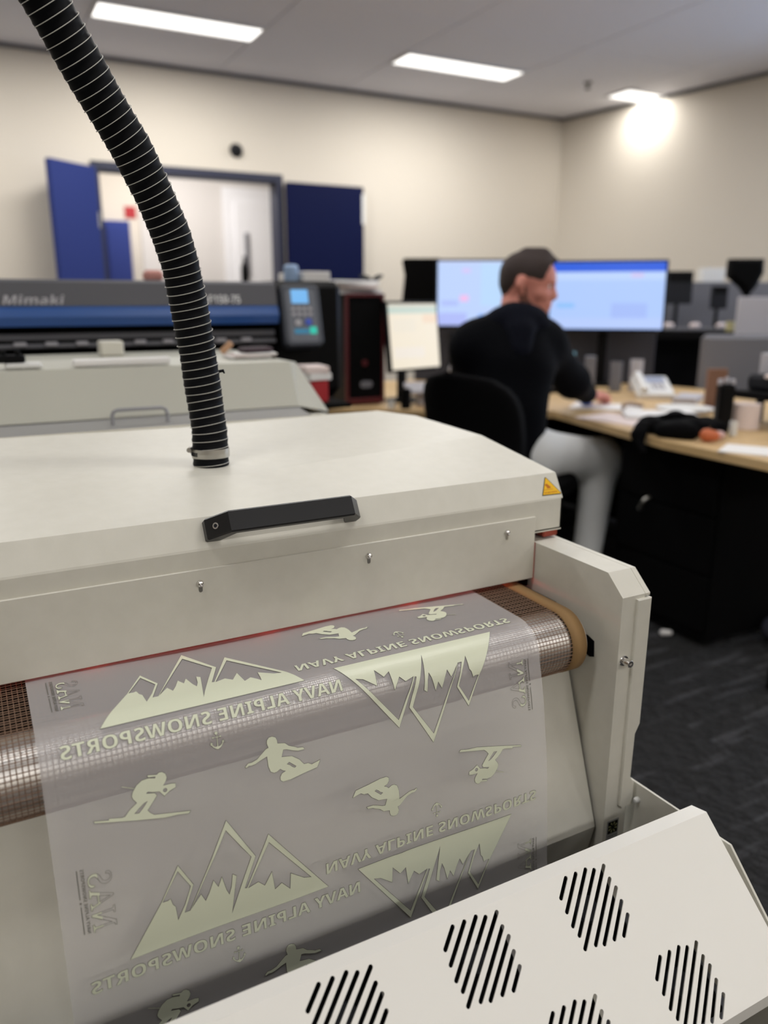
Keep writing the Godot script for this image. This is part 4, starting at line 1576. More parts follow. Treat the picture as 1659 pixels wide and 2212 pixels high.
# A monitor: the middle of its screen, which way it looks, its size, the height it stands on.
func monitor(label: String, at: Vector3, n: Vector3, w: float, h: float, foot_y: float, tex: Texture2D, c: Color, energy: float, lamp: float, group := "") -> Node3D:
	var flat := Vector3(n.x, 0, n.z).normalized()
	var t := thing("monitor", label, "monitor", Vector3(at.x, foot_y, at.z) - flat * 0.07, group)
	var xf := facing(at, n)
	var st := begin()
	prism(st, round_rect(w + 0.022, h + 0.024, 0.006), xf.translated_local(Vector3(0, 0, -0.026)), 0.025, 0.003)
	prism(st, round_rect(w * 0.6, h * 0.6, 0.03), xf.translated_local(Vector3(0, 0, -0.026)), -0.025, 0.01)
	var hs := part("housing", st, M.black_plastic, t)
	lit_face(t, xf, w, h, "screen", c, energy, tex, lamp)
	st = begin()
	var back := at - flat * 0.06
	box(st, Vector3(back.x, (foot_y + at.y) / 2, back.z) - flat * 0.02, Vector3(0.05, at.y - foot_y, 0.02), 0.003, facing(Vector3.ZERO, flat).basis)
	part("stand_column", st, M.black_plastic, t)
	st = begin()
	prism(st, round_rect(0.17, 0.16, 0.03), Transform3D(Basis(xf.basis.x, -flat, Vector3.UP).orthonormalized(), Vector3(back.x, foot_y, back.z) + flat * 0.02), 0.012, 0.003)
	part("stand_foot", st, M.black_plastic, t)
	st = begin()
	prism(st, circle(0.003, 8), xf.translated_local(Vector3(w / 2 - 0.02, -h / 2 - 0.006, -0.001)), 0.001)
	part("power_light", st, M.pale_grey, hs)
	return t


# ---------------------------------------------------------------- the L-shaped desk and what stands on it
const DESK := 0.73

func desk() -> void:
	var t := thing("corner_desk", "large corner desk with a pale wood top and black panels, where the person sits", "desk", Vector3(2.5, 0, -2.8))
	var st := begin()
	var top := PackedVector2Array([Vector2(1.10, -4.02), Vector2(1.10, -3.30), Vector2(1.36, -3.10), Vector2(1.73, -2.78), Vector2(2.0, -2.70), Vector2(2.175, -2.57), Vector2(2.03, -1.84), Vector2(2.02, -1.40), Vector2(2.90, -1.30), Vector2(3.45, -2.70), Vector2(3.20, -4.02)])
	prism(st, top, Transform3D(Basis(Vector3.RIGHT, Vector3.BACK, Vector3.UP), Vector3(0, DESK - 0.03, 0)), 0.03, 0.002, true)
	part("worktop", st, M.wood_top, t)
	st = begin()
	span(st, Vector3(2.165, 0.02, -2.15), Vector3(2.70, DESK - 0.03, -1.69), 0.003)
	var ped := part("drawer_unit", st, M.black_matt, t)
	for i in 3:
		st = begin()
		span(st, Vector3(2.15, 0.06 + i * 0.21, -2.14), Vector3(2.165, 0.26 + i * 0.21, -1.70), 0.003)
		var dr := part("drawer", st, M.black_matt, ped)
		dr.name = "drawer" if i == 0 else "drawer_%03d" % i
	st = begin()
	var hp := [Vector3(2.150, 0.435, -2.015), Vector3(2.132, 0.440, -2.012), Vector3(2.130, 0.462, -1.998), Vector3(2.132, 0.483, -1.985), Vector3(2.150, 0.487, -1.982)]
	tube(st, hp, [0.006, 0.007, 0.008, 0.007, 0.006], 8)
	part("drawer_pull", st, M.steel, ped)
	st = begin()
	span(st, Vector3(3.05, 0.02, -3.9), Vector3(3.08, DESK - 0.03, -2.2), 0.002)
	span(st, Vector3(1.15, 0.02, -4.0), Vector3(3.08, DESK - 0.03, -3.95), 0.002)
	part("modesty_panel", st, M.black_matt, t)
	st = begin()
	span(st, Vector3(1.12, 0.02, -3.95), Vector3(1.15, DESK - 0.03, -3.32), 0.002)
	part("end_panel", st, M.black_matt, t)
	for x in [2.12, 2.80]:
		st = begin()
		span(st, Vector3(x - 0.02, 0.0, -1.40), Vector3(x + 0.02, DESK - 0.03, -1.36), 0.003)
		part("leg", st, M.black_matt, t)


func flat_sheet(label: String, called: String, c: Vector3, w: float, d: float, turn: float, m: Material, th := 0.002, cat := "paper", group := "") -> void:
	var st := begin()
	box(st, c + Vector3(0, th / 2, 0), Vector3(w, th, d), minf(th * 0.2, 0.002), Basis(Vector3.UP, turn))
	tag(part(called, st, m), label, cat, group)


func desk_things() -> void:
	var st: SurfaceTool
	# tower computer with a red rim
	var t := thing("tower_computer", "tall black tower computer with a dark red frame on the desk", "computer", Vector3(1.555, DESK, -3.32))
	st = begin()
	span(st, Vector3(1.462, DESK + 0.012, -3.55), Vector3(1.648, DESK + 0.478, -3.125), 0.005)
	part("case", st, M.black_plastic, t)
	st = begin()
	for x in [1.461, 1.637]:
		span(st, Vector3(x, DESK + 0.006, -3.126), Vector3(x + 0.013, DESK + 0.480, -3.108), 0.003)
	span(st, Vector3(1.474, DESK + 0.466, -3.126), Vector3(1.637, DESK + 0.480, -3.108), 0.003)
	span(st, Vector3(1.474, DESK + 0.006, -3.126), Vector3(1.637, DESK + 0.032, -3.108), 0.003)
	part("red_frame", st, M.red_paint, t)
	st = begin()
	span(st, Vector3(1.474, DESK + 0.032, -3.124), Vector3(1.637, DESK + 0.466, -3.114))
	part("front_mesh", st, M.black_matt, t)
	st = begin()
	prism(st, circle(0.014, 16), Transform3D(Basis(), Vector3(1.553, DESK + 0.185, -3.114)), 0.003, 0.001)
	part("power_button", st, M.red_paint, t)
	st = begin()
	prism(st, round_rect(0.06, 0.030, 0.014), Transform3D(Basis(), Vector3(1.560, DESK + 0.092, -3.114)), 0.002, 0.0006)
	part("badge", st, M.mid_grey, t)
	for x in [1.48, 1.63]:
		st = begin()
		span(st, Vector3(x - 0.015, DESK, -3.52), Vector3(x + 0.015, DESK + 0.012, -3.14), 0.002)
		part("foot", st, M.black_plastic, t)
	# papers on the tower and the printer's end
	var r := RandomNumberGenerator.new()
	r.seed = 12
	var y := DESK + 0.478
	for i in 5:
		flat_sheet(["lowest white paper on top of the tower computer", "second white paper on top of the tower computer", "pinkish paper in the pile on the tower computer", "crooked white paper high in the pile on the tower computer", "topmost white paper of the pile on the tower computer"][i], "paper_sheet", Vector3(1.50 - 0.012 * i, y, -3.30 + 0.015 * i), 0.34, 0.27, r.randf_range(-0.25, 0.25), M.paper_pink if i == 2 else M.paper, 0.011, "paper", "papers on the tower computer")
		y += 0.0112
	flat_sheet("long white folded plan lying on the printer's right end", "folded_plan", Vector3(1.145, 1.2455, -2.80), 0.10, 0.26, 0.0, M.paper, 0.035, "plan")
	flat_sheet("thin green-edged sheet on the pile above the tower computer", "green_sheet", Vector3(1.52, y, -3.27), 0.13, 0.10, 0.4, mat("leaf_green", rgb(150, 190, 110), 0.9), 0.003, "paper")
	st = begin()
	lathe(st, [Vector2(0.0, 0.0), Vector2(0.024, 0.0), Vector2(0.026, 0.004), Vector2(0.026, 0.05), Vector2(0.02, 0.058), Vector2(0.0, 0.06)], Vector3(1.065, 1.2455, -2.72), Vector3.UP)
	tag(part("tape_roll", st, mat("pale_blue", rgb(150, 176, 210), 0.5)), "small pale blue roll standing on the printer's right end", "roll")
	st = begin()
	var cb := []
	var cr := []
	for i in 14:
		cb.append(Vector3(1.63 + 0.045 * sin(i * 0.9), y + 0.012 + 0.012 * sin(i * 1.7), -3.22 + 0.05 * cos(i * 0.9) + 0.003 * i))
		cr.append(0.006)
	tube(st, cb, cr, 6)
	tag(part("cable_bundle", st, M.charcoal), "tangled dark cable lying on the papers above the tower computer", "cable")
	# red box and papers on a stand between the powder unit and the tower
	var ss := thing("supply_stand", "slim black stand right of the powder unit carrying a red box", "stand", Vector3(1.0, 0, -2.31))
	st = begin()
	span(st, Vector3(0.94, 0.855, -2.40), Vector3(1.06, 0.87, -2.22), 0.002)
	part("top_plate", st, M.black_matt, ss)
	st = begin()
	span(st, Vector3(0.985, 0.02, -2.325), Vector3(1.015, 0.855, -2.295), 0.002)
	part("column", st, M.black_matt, ss)
	st = begin()
	span(st, Vector3(0.92, 0.0, -2.40), Vector3(1.08, 0.02, -2.22), 0.002)
	part("foot", st, M.black_matt, ss)
	st = begin()
	span(st, Vector3(0.942, 0.870, -2.36), Vector3(1.000, 0.940, -2.26), 0.004)
	tag(part("red_box", st, M.red_bright), "red box under white papers right of the powder unit", "box")
	for i in 2:
		flat_sheet(["lower white paper on the red box beside the powder unit", "upper pinkish paper on the red box beside the powder unit"][i], "paper_sheet", Vector3(0.968, 0.940 + i * 0.0215, -2.31), 0.075, 0.11, 0.10 - 0.2 * i, M.paper if i == 0 else M.paper_pink, 0.021, "paper", "papers on the red box")
	st = begin()
	box(st, Vector3(0.575, 1.258, -2.70), Vector3(0.06, 0.036, 0.05), 0.010)  # pink box put in for a head seen beyond the printer
	tag(part("head_stand_in", st, mat("head_pink", rgb(196, 138, 128), 0.7)), "small pinkish box standing in for a head beyond the wide printer left of the hose", "case")
	# cream monitor turned towards the person
	var yn := Vector3(3.164 - 3.07, 0, 0)
	var cream := ui(64, 60, Color8(240, 228, 205), [[0, 0, 64, 3, 214, 208, 190], [0, 3, 64, 6, 190, 208, 196], [44, 10, 20, 8, 240, 214, 186], [4, 14, 30, 12, 236, 226, 206], [4, 40, 40, 10, 238, 228, 214]])
	monitor("small monitor with a cream page and a pale teal bar, beside the tower computer", Vector3(1.806, 1.026, -3.115), Vector3(0.30, 0.12, 1.0), 0.315, 0.285, DESK, cream, Color(0.95, 0.88, 0.78), 0.9, 0.05)
	st = begin()
	box(st, Vector3(1.80, DESK + 0.075, -2.98), Vector3(0.21, 0.02, 0.08), 0.004, Basis(Vector3.UP, -0.3) * Basis(Vector3.RIGHT, 0.5))
	box(st, Vector3(1.81, DESK + 0.03, -3.0), Vector3(0.10, 0.06, 0.05), 0.004, Basis(Vector3.UP, -0.3))
	tag(part("document_holder", st, M.pale_grey), "pale grey sloping tray in front of the cream monitor", "tray")
	cup("black_cup", "black cylindrical cup in front of the cream monitor", Vector3(1.655, DESK, -2.925), 0.022, 0.085, M.black_plastic)
	cup("white_cup", "small white cup at the foot of the tower computer", Vector3(1.60, DESK, -2.955), 0.016, 0.035, M.white_plastic)
	st = begin()
	box(st, Vector3(1.76, DESK + 0.018, -2.88), Vector3(0.09, 0.036, 0.06), 0.012, Basis(Vector3.UP, 0.5))
	tag(part("paper_clump", st, M.paper_pink), "crumpled pale paper on the wood beside the black cup", "paper")
	# the two big monitors in the corner
	var left := ui(128, 72, Color8(190, 212, 255), [[50, 0, 78, 50, 186, 218, 255], [4, 44, 20, 6, 176, 192, 250], [0, 58, 34, 14, 176, 188, 250], [26, 38, 10, 7, 244, 190, 236], [28, 8, 10, 5, 216, 200, 248], [48, 60, 40, 8, 70, 150, 246], [0, 0, 128, 2, 206, 216, 250]])
	var right := ui(128, 72, Color8(176, 204, 255), [[0, 0, 128, 10, 0, 84, 222], [0, 10, 128, 9, 190, 214, 255], [8, 44, 20, 5, 140, 194, 250], [70, 44, 40, 18, 166, 190, 250], [90, 12, 14, 4, 214, 196, 240], [0, 60, 128, 12, 184, 206, 255]])
	monitor("large monitor with a pale blue screen behind the person's head, left of two", Vector3(2.545, 1.218, -3.56), Vector3(-0.50, 0.13, 0.92), 0.59, 0.335, DESK, left, Color(0.74, 0.83, 1.0), 0.95, 0.06, "pair of large monitors")
	monitor("large monitor with a bright blue bar along its top, right of the person's head", Vector3(3.05, 1.205, -3.235), Vector3(-0.66, 0.14, 0.78), 0.585, 0.345, DESK, right, Color(0.70, 0.80, 1.0), 0.95, 0.06, "pair of large monitors")
	# the black partition behind the monitors
	st = begin()
	var a := Vector3(2.32, 0, -4.0)
	var b := Vector3(3.40, 0, -3.20)
	var dir := (b - a).normalized()
	box(st, (a + b) / 2 + Vector3(0, DESK + 0.17, 0), Vector3(a.distance_to(b), 0.34, 0.03), 0.004, Basis(dir, Vector3.UP, dir.cross(Vector3.UP)))
	tag(part("desk_screen", st, mat("screen_slate", rgb(56, 57, 66), 0.8)), "low dark desk screen behind the two large monitors", "desk screen")
	# small things under the monitors
	cup("round_speaker", "round pale speaker below the left large monitor, upper of two", Vector3(2.15, DESK + 0.23, -3.30), 0.025, 0.05, M.mid_grey, true)
	var sp := thing("speaker_stand", "slim black stand carrying two pale round speakers beside the left large monitor", "stand", Vector3(2.15, DESK, -3.33))
	st = begin()
	span(st, Vector3(2.10, DESK, -3.36), Vector3(2.20, DESK + 0.012, -3.26), 0.003)
	part("foot", st, M.black_plastic, sp)
	st = begin()
	span(st, Vector3(2.135, DESK + 0.012, -3.345), Vector3(2.165, DESK + 0.30, -3.332), 0.003)
	part("column", st, M.black_plastic, sp)
	cup("round_speaker", "round pale speaker below the left large monitor, lower of two", Vector3(2.145, DESK + 0.09, -3.30), 0.030, 0.06, M.pale_grey, true)
	cup("pale_jar", "squat pale jar under the right large monitor, left of two", Vector3(2.93, DESK, -3.00), 0.030, 0.15, M.mid_grey)
	cup("pale_jar", "squat white jar under the right large monitor, right of two", Vector3(3.03, DESK, -2.96), 0.032, 0.16, M.pale_grey)
	st = begin()
	box(st, Vector3(2.80, DESK + 0.09, -3.05), Vector3(0.05, 0.18, 0.05), 0.004, Basis(Vector3.UP, -0.6))
	tag(part("pen_box", st, M.mid_grey), "upright grey pen box beside the person's raised arm", "box")
	st = begin()
	box(st, Vector3(2.72, DESK + 0.10, -3.10), Vector3(0.035, 0.20, 0.012), 0.003, Basis(Vector3.UP, -0.6))
	tag(part("blue_card", st, mat("sky_card", rgb(130, 190, 214), 0.6)), "narrow light blue card standing left of the grey pen box", "card")
	st = begin()
	box(st, Vector3(2.56, DESK + 0.012, -3.18), Vector3(0.42, 0.022, 0.14), 0.004, Basis(Vector3.UP, -0.5))
	tag(part("keyboard", st, M.black_plastic), "black keyboard in front of the left large monitor", "keyboard")
	# papers, plate and phone on the right-hand run
	flat_sheet("white paper under the person's hand", "paper_sheet", Vector3(2.46, DESK, -2.56), 0.21, 0.297, 0.7, M.paper, 0.003, "paper", "papers beside the person's hand")
	flat_sheet("pinkish white paper nearest the desk's edge", "paper_sheet", Vector3(2.24, DESK, -2.24), 0.21, 0.297, 0.15, M.paper_pink, 0.004, "paper", "papers beside the person's hand")
	flat_sheet("white pad in the middle of the desk beside the plate", "paper_sheet", Vector3(2.42, DESK + 0.0045, -2.22), 0.20, 0.28, 0.9, M.paper, 0.012, "paper", "papers beside the person's hand")
	var pl := thing("plate", "white oval plate on the desk in front of the brown board", "plate", Vector3(2.66, DESK, -2.31))
	st = begin()
	lathe(st, [Vector2(0.0, 0.005), Vector2(0.08, 0.005), Vector2(0.115, 0.016), Vector2(0.117, 0.014), Vector2(0.085, 0.0), Vector2(0.0, 0.0)], Vector3(2.66, DESK, -2.31))
	part("dish", st, M.white_plastic, pl)
	st = begin()
	tube(st, [Vector3(2.36, DESK + 0.026, -2.36), Vector3(2.42, DESK + 0.028, -2.42), Vector3(2.50, DESK + 0.024, -2.46), Vector3(2.58, DESK + 0.010, -2.47)], [0.008, 0.010, 0.010, 0.008], 8)
	tag(part("brown_strap", st, mat("strap_brown", rgb(150, 126, 106), 0.8)), "curved brown strap lying across the white papers", "strap")
	st = begin()
	box(st, Vector3(2.40, DESK + 0.010, -2.62), Vector3(0.05, 0.012, 0.03), 0.003, Basis(Vector3.UP, 0.4))
	tag(part("blue_eraser", st, mat("blue_rubber", rgb(84, 108, 190), 0.7)), "small blue block by the person's fingertips", "block")
	var ph := thing("desk_phone", "white desk telephone with a sloping face below the right large monitor", "telephone", Vector3(2.90, DESK, -2.74))
	var px := facing(Vector3(2.90, DESK + 0.060, -2.72), Vector3(-0.30, 1.5, 0.5))
	st = begin()
	prism(st, round_rect(0.17, 0.19, 0.012), px.translated_local(Vector3(0, 0, -0.03)), 0.03, 0.004)
	part("body", st, M.white_plastic, ph)
	st = begin()
	prism(st, round_rect(0.09, 0.05, 0.003), px.translated_local(Vector3(0.02, 0.055, 0)), 0.002)
	part("display", st, mat("lcd_grey", rgb(150, 160, 186), 0.3), ph)
	st = begin()
	tube(st, [px * Vector3(-0.06, 0.08, 0.012), px * Vector3(-0.06, 0.06, 0.022), px * Vector3(-0.06, -0.06, 0.022), px * Vector3(-0.06, -0.08, 0.012)], [0.02, 0.017, 0.017, 0.02], 10)
	part("handset", st, M.white_plastic, ph)
	for i in 12:
		st = begin()
		prism(st, round_rect(0.016, 0.011, 0.002), px.translated_local(Vector3(0.0 + (i % 3) * 0.022, 0.015 - (i / 3) * 0.018, 0)), 0.003)
		part("key", st, M.pale_grey, ph)
	flat_sheet("flat white box between the telephone and the brown board", "flat_box", Vector3(2.93, DESK, -2.53), 0.22, 0.10, 0.55, M.pale_grey, 0.028, "box")
	st = begin()
	box(st, Vector3(2.838, DESK + 0.085, -2.31), Vector3(0.085, 0.17, 0.02), 0.003, Basis(Vector3.UP, -0.5))
	tag(part("brown_board", st, M.brown_board), "upright brown board standing on the desk left of the black holder", "board")
	# black bag hanging over the desk's edge
	var bag := thing("black_bag", "black cloth bag lying across the edge of the desk", "bag", Vector3(2.22, DESK, -1.88))
	st = begin()
	blob(st, [[Vector3(2.10, DESK + 0.026, -1.99), Vector3(2.12, DESK + 0.025, -1.80), 0.025, 0.024], [Vector3(2.26, DESK + 0.030, -2.0), Vector3(2.26, DESK + 0.026, -1.80), 0.029, 0.025], [Vector3(2.12, DESK + 0.028, -1.98), Vector3(2.26, DESK + 0.030, -2.0), 0.027, 0.029], [Vector3(2.12, DESK + 0.026, -1.86), Vector3(2.26, DESK + 0.027, -1.86), 0.025, 0.026], [Vector3(2.05, DESK + 0.024, -1.96), Vector3(2.028, DESK + 0.008, -1.94), 0.022, 0.018], [Vector3(2.018, DESK + 0.0, -1.95), Vector3(2.012, DESK - 0.05, -1.90), 0.016, 0.012], [Vector3(2.06, DESK + 0.024, -1.88), Vector3(2.10, DESK + 0.025, -1.82), 0.022, 0.023], [Vector3(2.18, DESK + 0.028, -1.93), Vector3(2.20, DESK + 0.027, -1.82), 0.028, 0.026]], 0.010, 0.012)
	part("body", st, M.black_fabric, bag)
	st = begin()
	tube(st, [Vector3(2.14, DESK + 0.05, -1.96), Vector3(2.17, DESK + 0.064, -1.93), Vector3(2.21, DESK + 0.064, -1.88), Vector3(2.22, DESK + 0.045, -1.83)], [0.008, 0.008, 0.008, 0.008], 8)
	part("handle", st, M.black_fabric, bag)
	var fr := thing("orange_fruit", "small orange fruit on the wood in front of the black bag", "fruit", Vector3(2.13, DESK, -1.737))
	st = begin()
	blob(st, [[Vector3(2.125, DESK + 0.023, -1.745), Vector3(2.140, DESK + 0.022, -1.728), 0.022, 0.018]], 0.006, 0.004)
	part("flesh", st, mat("orange_brown", rgb(196, 104, 62), 0.6), fr)
	st = begin()
	rod(st, Vector3(2.13, DESK + 0.042, -1.74), Vector3(2.13, DESK + 0.05, -1.74), 0.002, 6)
	part("stem", st, M.brown_board, fr)
	st = begin()
	blob(st, [[Vector3(2.185, DESK + 0.018, -1.745), Vector3(2.19, DESK + 0.018, -1.74), 0.016, 0.014]], 0.006, 0.004)
	tag(part("pale_ball", st, mat("ball_rose", rgb(206, 170, 166), 0.7)), "small pale rosy ball beside the orange fruit", "ball")
	cup("white_pot", "small round white pot between the black bag and the paper roll", Vector3(2.31, DESK, -1.79), 0.013, 0.05, M.white_plastic)
	# black upright holder, roll, printer on its shelf
	var hd := thing("black_holder", "tall black desk holder with pale clips on top at the right edge", "holder", Vector3(2.42, DESK, -1.92))
	st = begin()
	box(st, Vector3(2.42, DESK + 0.08, -1.925), Vector3(0.055, 0.16, 0.05), 0.008, Basis(Vector3.UP, -0.5))
	part("body", st, M.black_plastic, hd)
	st = begin()
	for i in 3:
		box(st, Vector3(2.42 + 0.018 * (i - 1), DESK + 0.166 + 0.006 * (i % 2), -1.925 + 0.012 * (i - 1)), Vector3(0.02, 0.024, 0.014), 0.004, Basis(Vector3.UP, 0.5 * i))
	part("clip", st, M.pale_grey, hd)
	st = begin()
	lathe(st, [Vector2(0.012, 0.0), Vector2(0.046, 0.0), Vector2(0.046, 0.09), Vector2(0.012, 0.09), Vector2(0.012, 0.0)], Vector3(2.49, DESK, -1.88))
	tag(part("paper_roll", st, M.paper_pink), "thick pale paper roll standing under the small printer", "roll")
	var sh := thing("printer_stand", "low black stand over the paper roll carrying the small printer", "stand", Vector3(2.760, DESK, -1.770))
	st = begin()
	span(st, Vector3(2.530, DESK + 0.10, -1.990), Vector3(2.960, DESK + 0.128, -1.590), 0.003)
	part("shelf", st, M.black_plastic, sh)
	for x in [2.68, 2.94]:
		for z in [-1.97, -1.61]:
			st = begin()
			span(st, Vector3(x - 0.012, DESK, z - 0.012), Vector3(x + 0.012, DESK + 0.10, z + 0.012), 0.002)
			part("leg", st, M.black_plastic, sh)
	var pr := thing("small_printer", "small grey and black printer with paper in its tray at the right edge", "printer", Vector3(2.770, DESK + 0.128, -1.770))
	st = begin()
	span(st, Vector3(2.580, DESK + 0.129, -1.970), Vector3(2.940, DESK + 0.185, -1.610), 0.012)
	part("base", st, M.charcoal, pr)
	st = begin()
	prism(st, PackedVector2Array([Vector2(-1.97, 0), Vector2(-1.63, 0), Vector2(-1.67, 0.05), Vector2(-1.97, 0.075)]), Transform3D(Basis(Vector3.BACK, Vector3.UP, Vector3.RIGHT), Vector3(2.65, DESK + 0.185, 0)), 0.27, 0.006)
	part("top_cover", st, M.pale_grey, pr)
	st = begin()
	box(st, Vector3(2.610, DESK + 0.192, -1.770), Vector3(0.10, 0.010, 0.22), 0.001, Basis(Vector3.BACK, 0.2))
	part("paper_stack", st, M.paper_pink, pr)
	st = begin()
	box(st, Vector3(2.800, DESK + 0.31, -1.940), Vector3(0.22, 0.14, 0.012), 0.003, Basis(Vector3.RIGHT, -0.25))
	part("paper_feed", st, M.black_plastic, pr)
	# sheet on the lower corner at the frame's edge
	flat_sheet("white sheet on the desk's near corner at the right edge", "paper_sheet", Vector3(2.13, DESK, -1.55), 0.15, 0.21, 0.5, M.paper, 0.004)
	st = begin()
	blob(st, [[Vector3(2.47, 0.06, -1.60), Vector3(2.50, 0.07, -1.45), 0.055, 0.05], [Vector3(2.50, 0.13, -1.52), Vector3(2.46, 0.15, -1.48), 0.05, 0.035], [Vector3(2.44, 0.045, -1.63), Vector3(2.41, 0.04, -1.55), 0.035, 0.03]], 0.012, 0.015)
	tag(part("grey_cloth", st, mat("cloth_slate", rgb(74, 76, 92), 0.95)), "crumpled grey cloth lying on the carpet under the desk right of the black drawers", "cloth")
	st = begin()
	blob(st, [[Vector3(2.13, 0.010, -1.845), Vector3(2.15, 0.010, -1.832), 0.012, 0.010]], 0.004, 0.004)
	tag(part("paper_scrap", st, M.paper), "small white scrap on the dark carpet beside the dryer", "scrap")


func cup(called: String, label: String, at: Vector3, r: float, h: float, m: Material, ball := false) -> void:
	var st := begin()
	if ball:
		lathe(st, [Vector2(0, 0), Vector2(r * 0.7, h * 0.12), Vector2(r, h * 0.4), Vector2(r, h * 0.6), Vector2(r * 0.7, h * 0.88), Vector2(0, h)], at)
	else:
		lathe(st, [Vector2(0, 0), Vector2(r * 0.9, 0), Vector2(r, h * 0.05), Vector2(r, h), Vector2(r * 0.88, h), Vector2(r * 0.86, h * 0.1), Vector2(0, h * 0.1)], at)
	tag(part(called, st, m), label, "speaker" if ball else "cup" if called.ends_with("cup") else "jar" if called.ends_with("jar") else "pot")


# ---------------------------------------------------------------- desks further back on the right
func far_desks() -> void:
	var st := begin()
	var t := thing("far_desk", "black desk further back on the right, behind the large monitors", "desk", Vector3(4.1, 0, -3.5))
	var d := Vector3(0.84, 0, 0.54).normalized()
	var b := Basis(d, Vector3.UP, d.cross(Vector3.UP))
	box(st, Vector3(4.05, 0.985, -3.40), Vector3(1.5, 0.05, 0.5), 0.004, b)
	part("worktop", st, M.black_plastic, t)
	for s in [-0.7, 0.7]:
		st = begin()
		box(st, Vector3(4.05, 0.48, -3.40) + d * s, Vector3(0.04, 0.96, 0.46), 0.003, b)
		part("end_panel", st, M.black_matt, t)
	st = begin()
	box(st, Vector3(4.05, 0.62, -3.40) - b.z * 0.2, Vector3(1.36, 0.7, 0.02), 0.003, b)
	part("back_panel", st, M.charcoal, t)
	st = begin()
	box(st, Vector3(3.93, 1.016, -3.33), Vector3(0.46, 0.012, 0.13), 0.003, b)
	tag(part("keyboard", st, M.mid_grey), "grey keyboard on the far black desk", "keyboard")
	cup("beige_cup", "round beige cup at the right end of the far black desk", Vector3(3.90, 1.01, -3.12), 0.026, 0.055, mat("cup_beige", rgb(186, 178, 130), 0.6))
	# partitions and monitors
	st = begin()
	box(st, Vector3(4.46, 0.68, -3.78), Vector3(0.95, 1.24, 0.04), 0.004, Basis(Vector3(0.86, 0, 0.51), Vector3.UP, Vector3(0.51, 0, -0.86)))
	tag(part("grey_partition", st, M.mid_grey), "grey partition behind the far black desk", "partition")
	st = begin()
	box(st, Vector3(4.02, 0.60, -2.86), Vector3(0.55, 1.20, 0.03), 0.004, Basis(Vector3(0.88, 0, 0.47), Vector3.UP, Vector3(0.47, 0, -0.88)))
	tag(part("pale_partition", st, M.pale_grey), "pale lilac-grey partition at the right edge of the view", "partition")
	dark_monitor("switched-off dark monitor directly right of the bright blue screen", Vector3(4.04, 1.26, -3.64), 0.16, 0.20, 1.01)
	dark_monitor("narrow switched-off dark monitor in front of the grey partition", Vector3(4.32, 1.20, -3.56), 0.10, 0.14, 1.01)
	st = begin()
	box(st, Vector3(4.50, 1.345, -3.80), Vector3(0.15, 0.09, 0.09), 0.004, Basis(Vector3.UP, -0.5))
	tag(part("white_box", st, M.white_plastic), "white box standing on top of the grey partition", "box")
	for i in 3:
		st = begin()
		blob(st, [[Vector3(3.86 + 0.13 * i, 1.031, -3.56 + 0.09 * i), Vector3(3.90 + 0.13 * i, 1.033, -3.55 + 0.09 * i), 0.018, 0.015]], 0.008, 0.005)
		tag(part("paper_clump", st, M.paper_pink), ["pale crumpled lump on the far black desk beside the blue-barred monitor, leftmost of three", "pale crumpled lump on the far black desk, middle of three", "pale crumpled lump on the far black desk nearest the beige cup"][i], "paper", "pale lumps on the far desk")
	var c := thing("tall_lamp_shade", "black shade narrowing to a point, above the pale partition at the right edge", "shade", Vector3(4.14, 0, -3.26))
	st = begin()
	prism(st, PackedVector2Array([Vector2(-0.10, 0.10), Vector2(0.09, 0.10), Vector2(0.095, 0.02), Vector2(0.06, -0.06), Vector2(0.02, -0.11), Vector2(-0.02, -0.06), Vector2(-0.10, 0.0)]), facing(Vector3(4.12, 1.315, -3.26), Vector3(-0.5, 0, 0.86)), 0.10, 0.02, true)
	part("shade", st, M.black_matt, c)
	st = begin()
	rod(st, Vector3(4.16, 0.02, -3.235), Vector3(4.16, 1.25, -3.235), 0.014)
	part("pole", st, M.black_matt, c)
	st = begin()
	lathe(st, [Vector2(0, 0.02), Vector2(0.12, 0.015), Vector2(0.13, 0.0), Vector2(0, 0)], Vector3(4.16, 0, -3.235))
	part("base", st, M.black_matt, c)
	var s2 := thing("task_chair", "empty grey task chair behind the desk screen on the right", "chair", Vector3(3.55, 0, -2.75))
	st = begin()
	box(st, Vector3(3.62, 0.84, -2.83), Vector3(0.40, 0.34, 0.05), 0.022, Basis(Vector3.UP, -0.5))
	part("backrest", st, M.mid_grey, s2)
	st = begin()
	box(st, Vector3(3.68, 0.48, -3.06), Vector3(0.40, 0.07, 0.38), 0.03, Basis(Vector3.UP, -0.5))
	part("seat", st, M.mid_grey, s2)
	st = begin()
	tube(st, [Vector3(3.63, 0.70, -2.82), Vector3(3.64, 0.5, -2.85), Vector3(3.70, 0.46, -2.97)], [0.02, 0.02, 0.02], 8)
	part("back_bar", st, M.black_plastic, s2)
	chair_base(s2, Vector3(3.72, 0, -3.02))
	# a black screen seen beside the left large monitor
	var v := thing("side_screen", "black free-standing screen with a grey arm left of the large monitors", "screen", Vector3(2.40, 0, -4.10))
	st = begin()
	prism(st, PackedVector2Array([Vector2(-0.10, -0.12), Vector2(0.12, -0.12), Vector2(0.12, 0.125), Vector2(-0.085, 0.125), Vector2(-0.10, 0.11), Vector2(-0.085, 0.03)]), facing(Vector3(2.38, 1.29, -4.06), Vector3(-0.5, 0, 0.87)), 0.03, 0.006, true)
	part("panel", st, M.black_matt, v)
	st = begin()
	box(st, Vector3(2.42, 1.26, -4.025), Vector3(0.035, 0.20, 0.02), 0.004, Basis(Vector3.UP, -0.5) * Basis(Vector3.BACK, 0.25))
	part("arm", st, M.charcoal, v)
	st = begin()
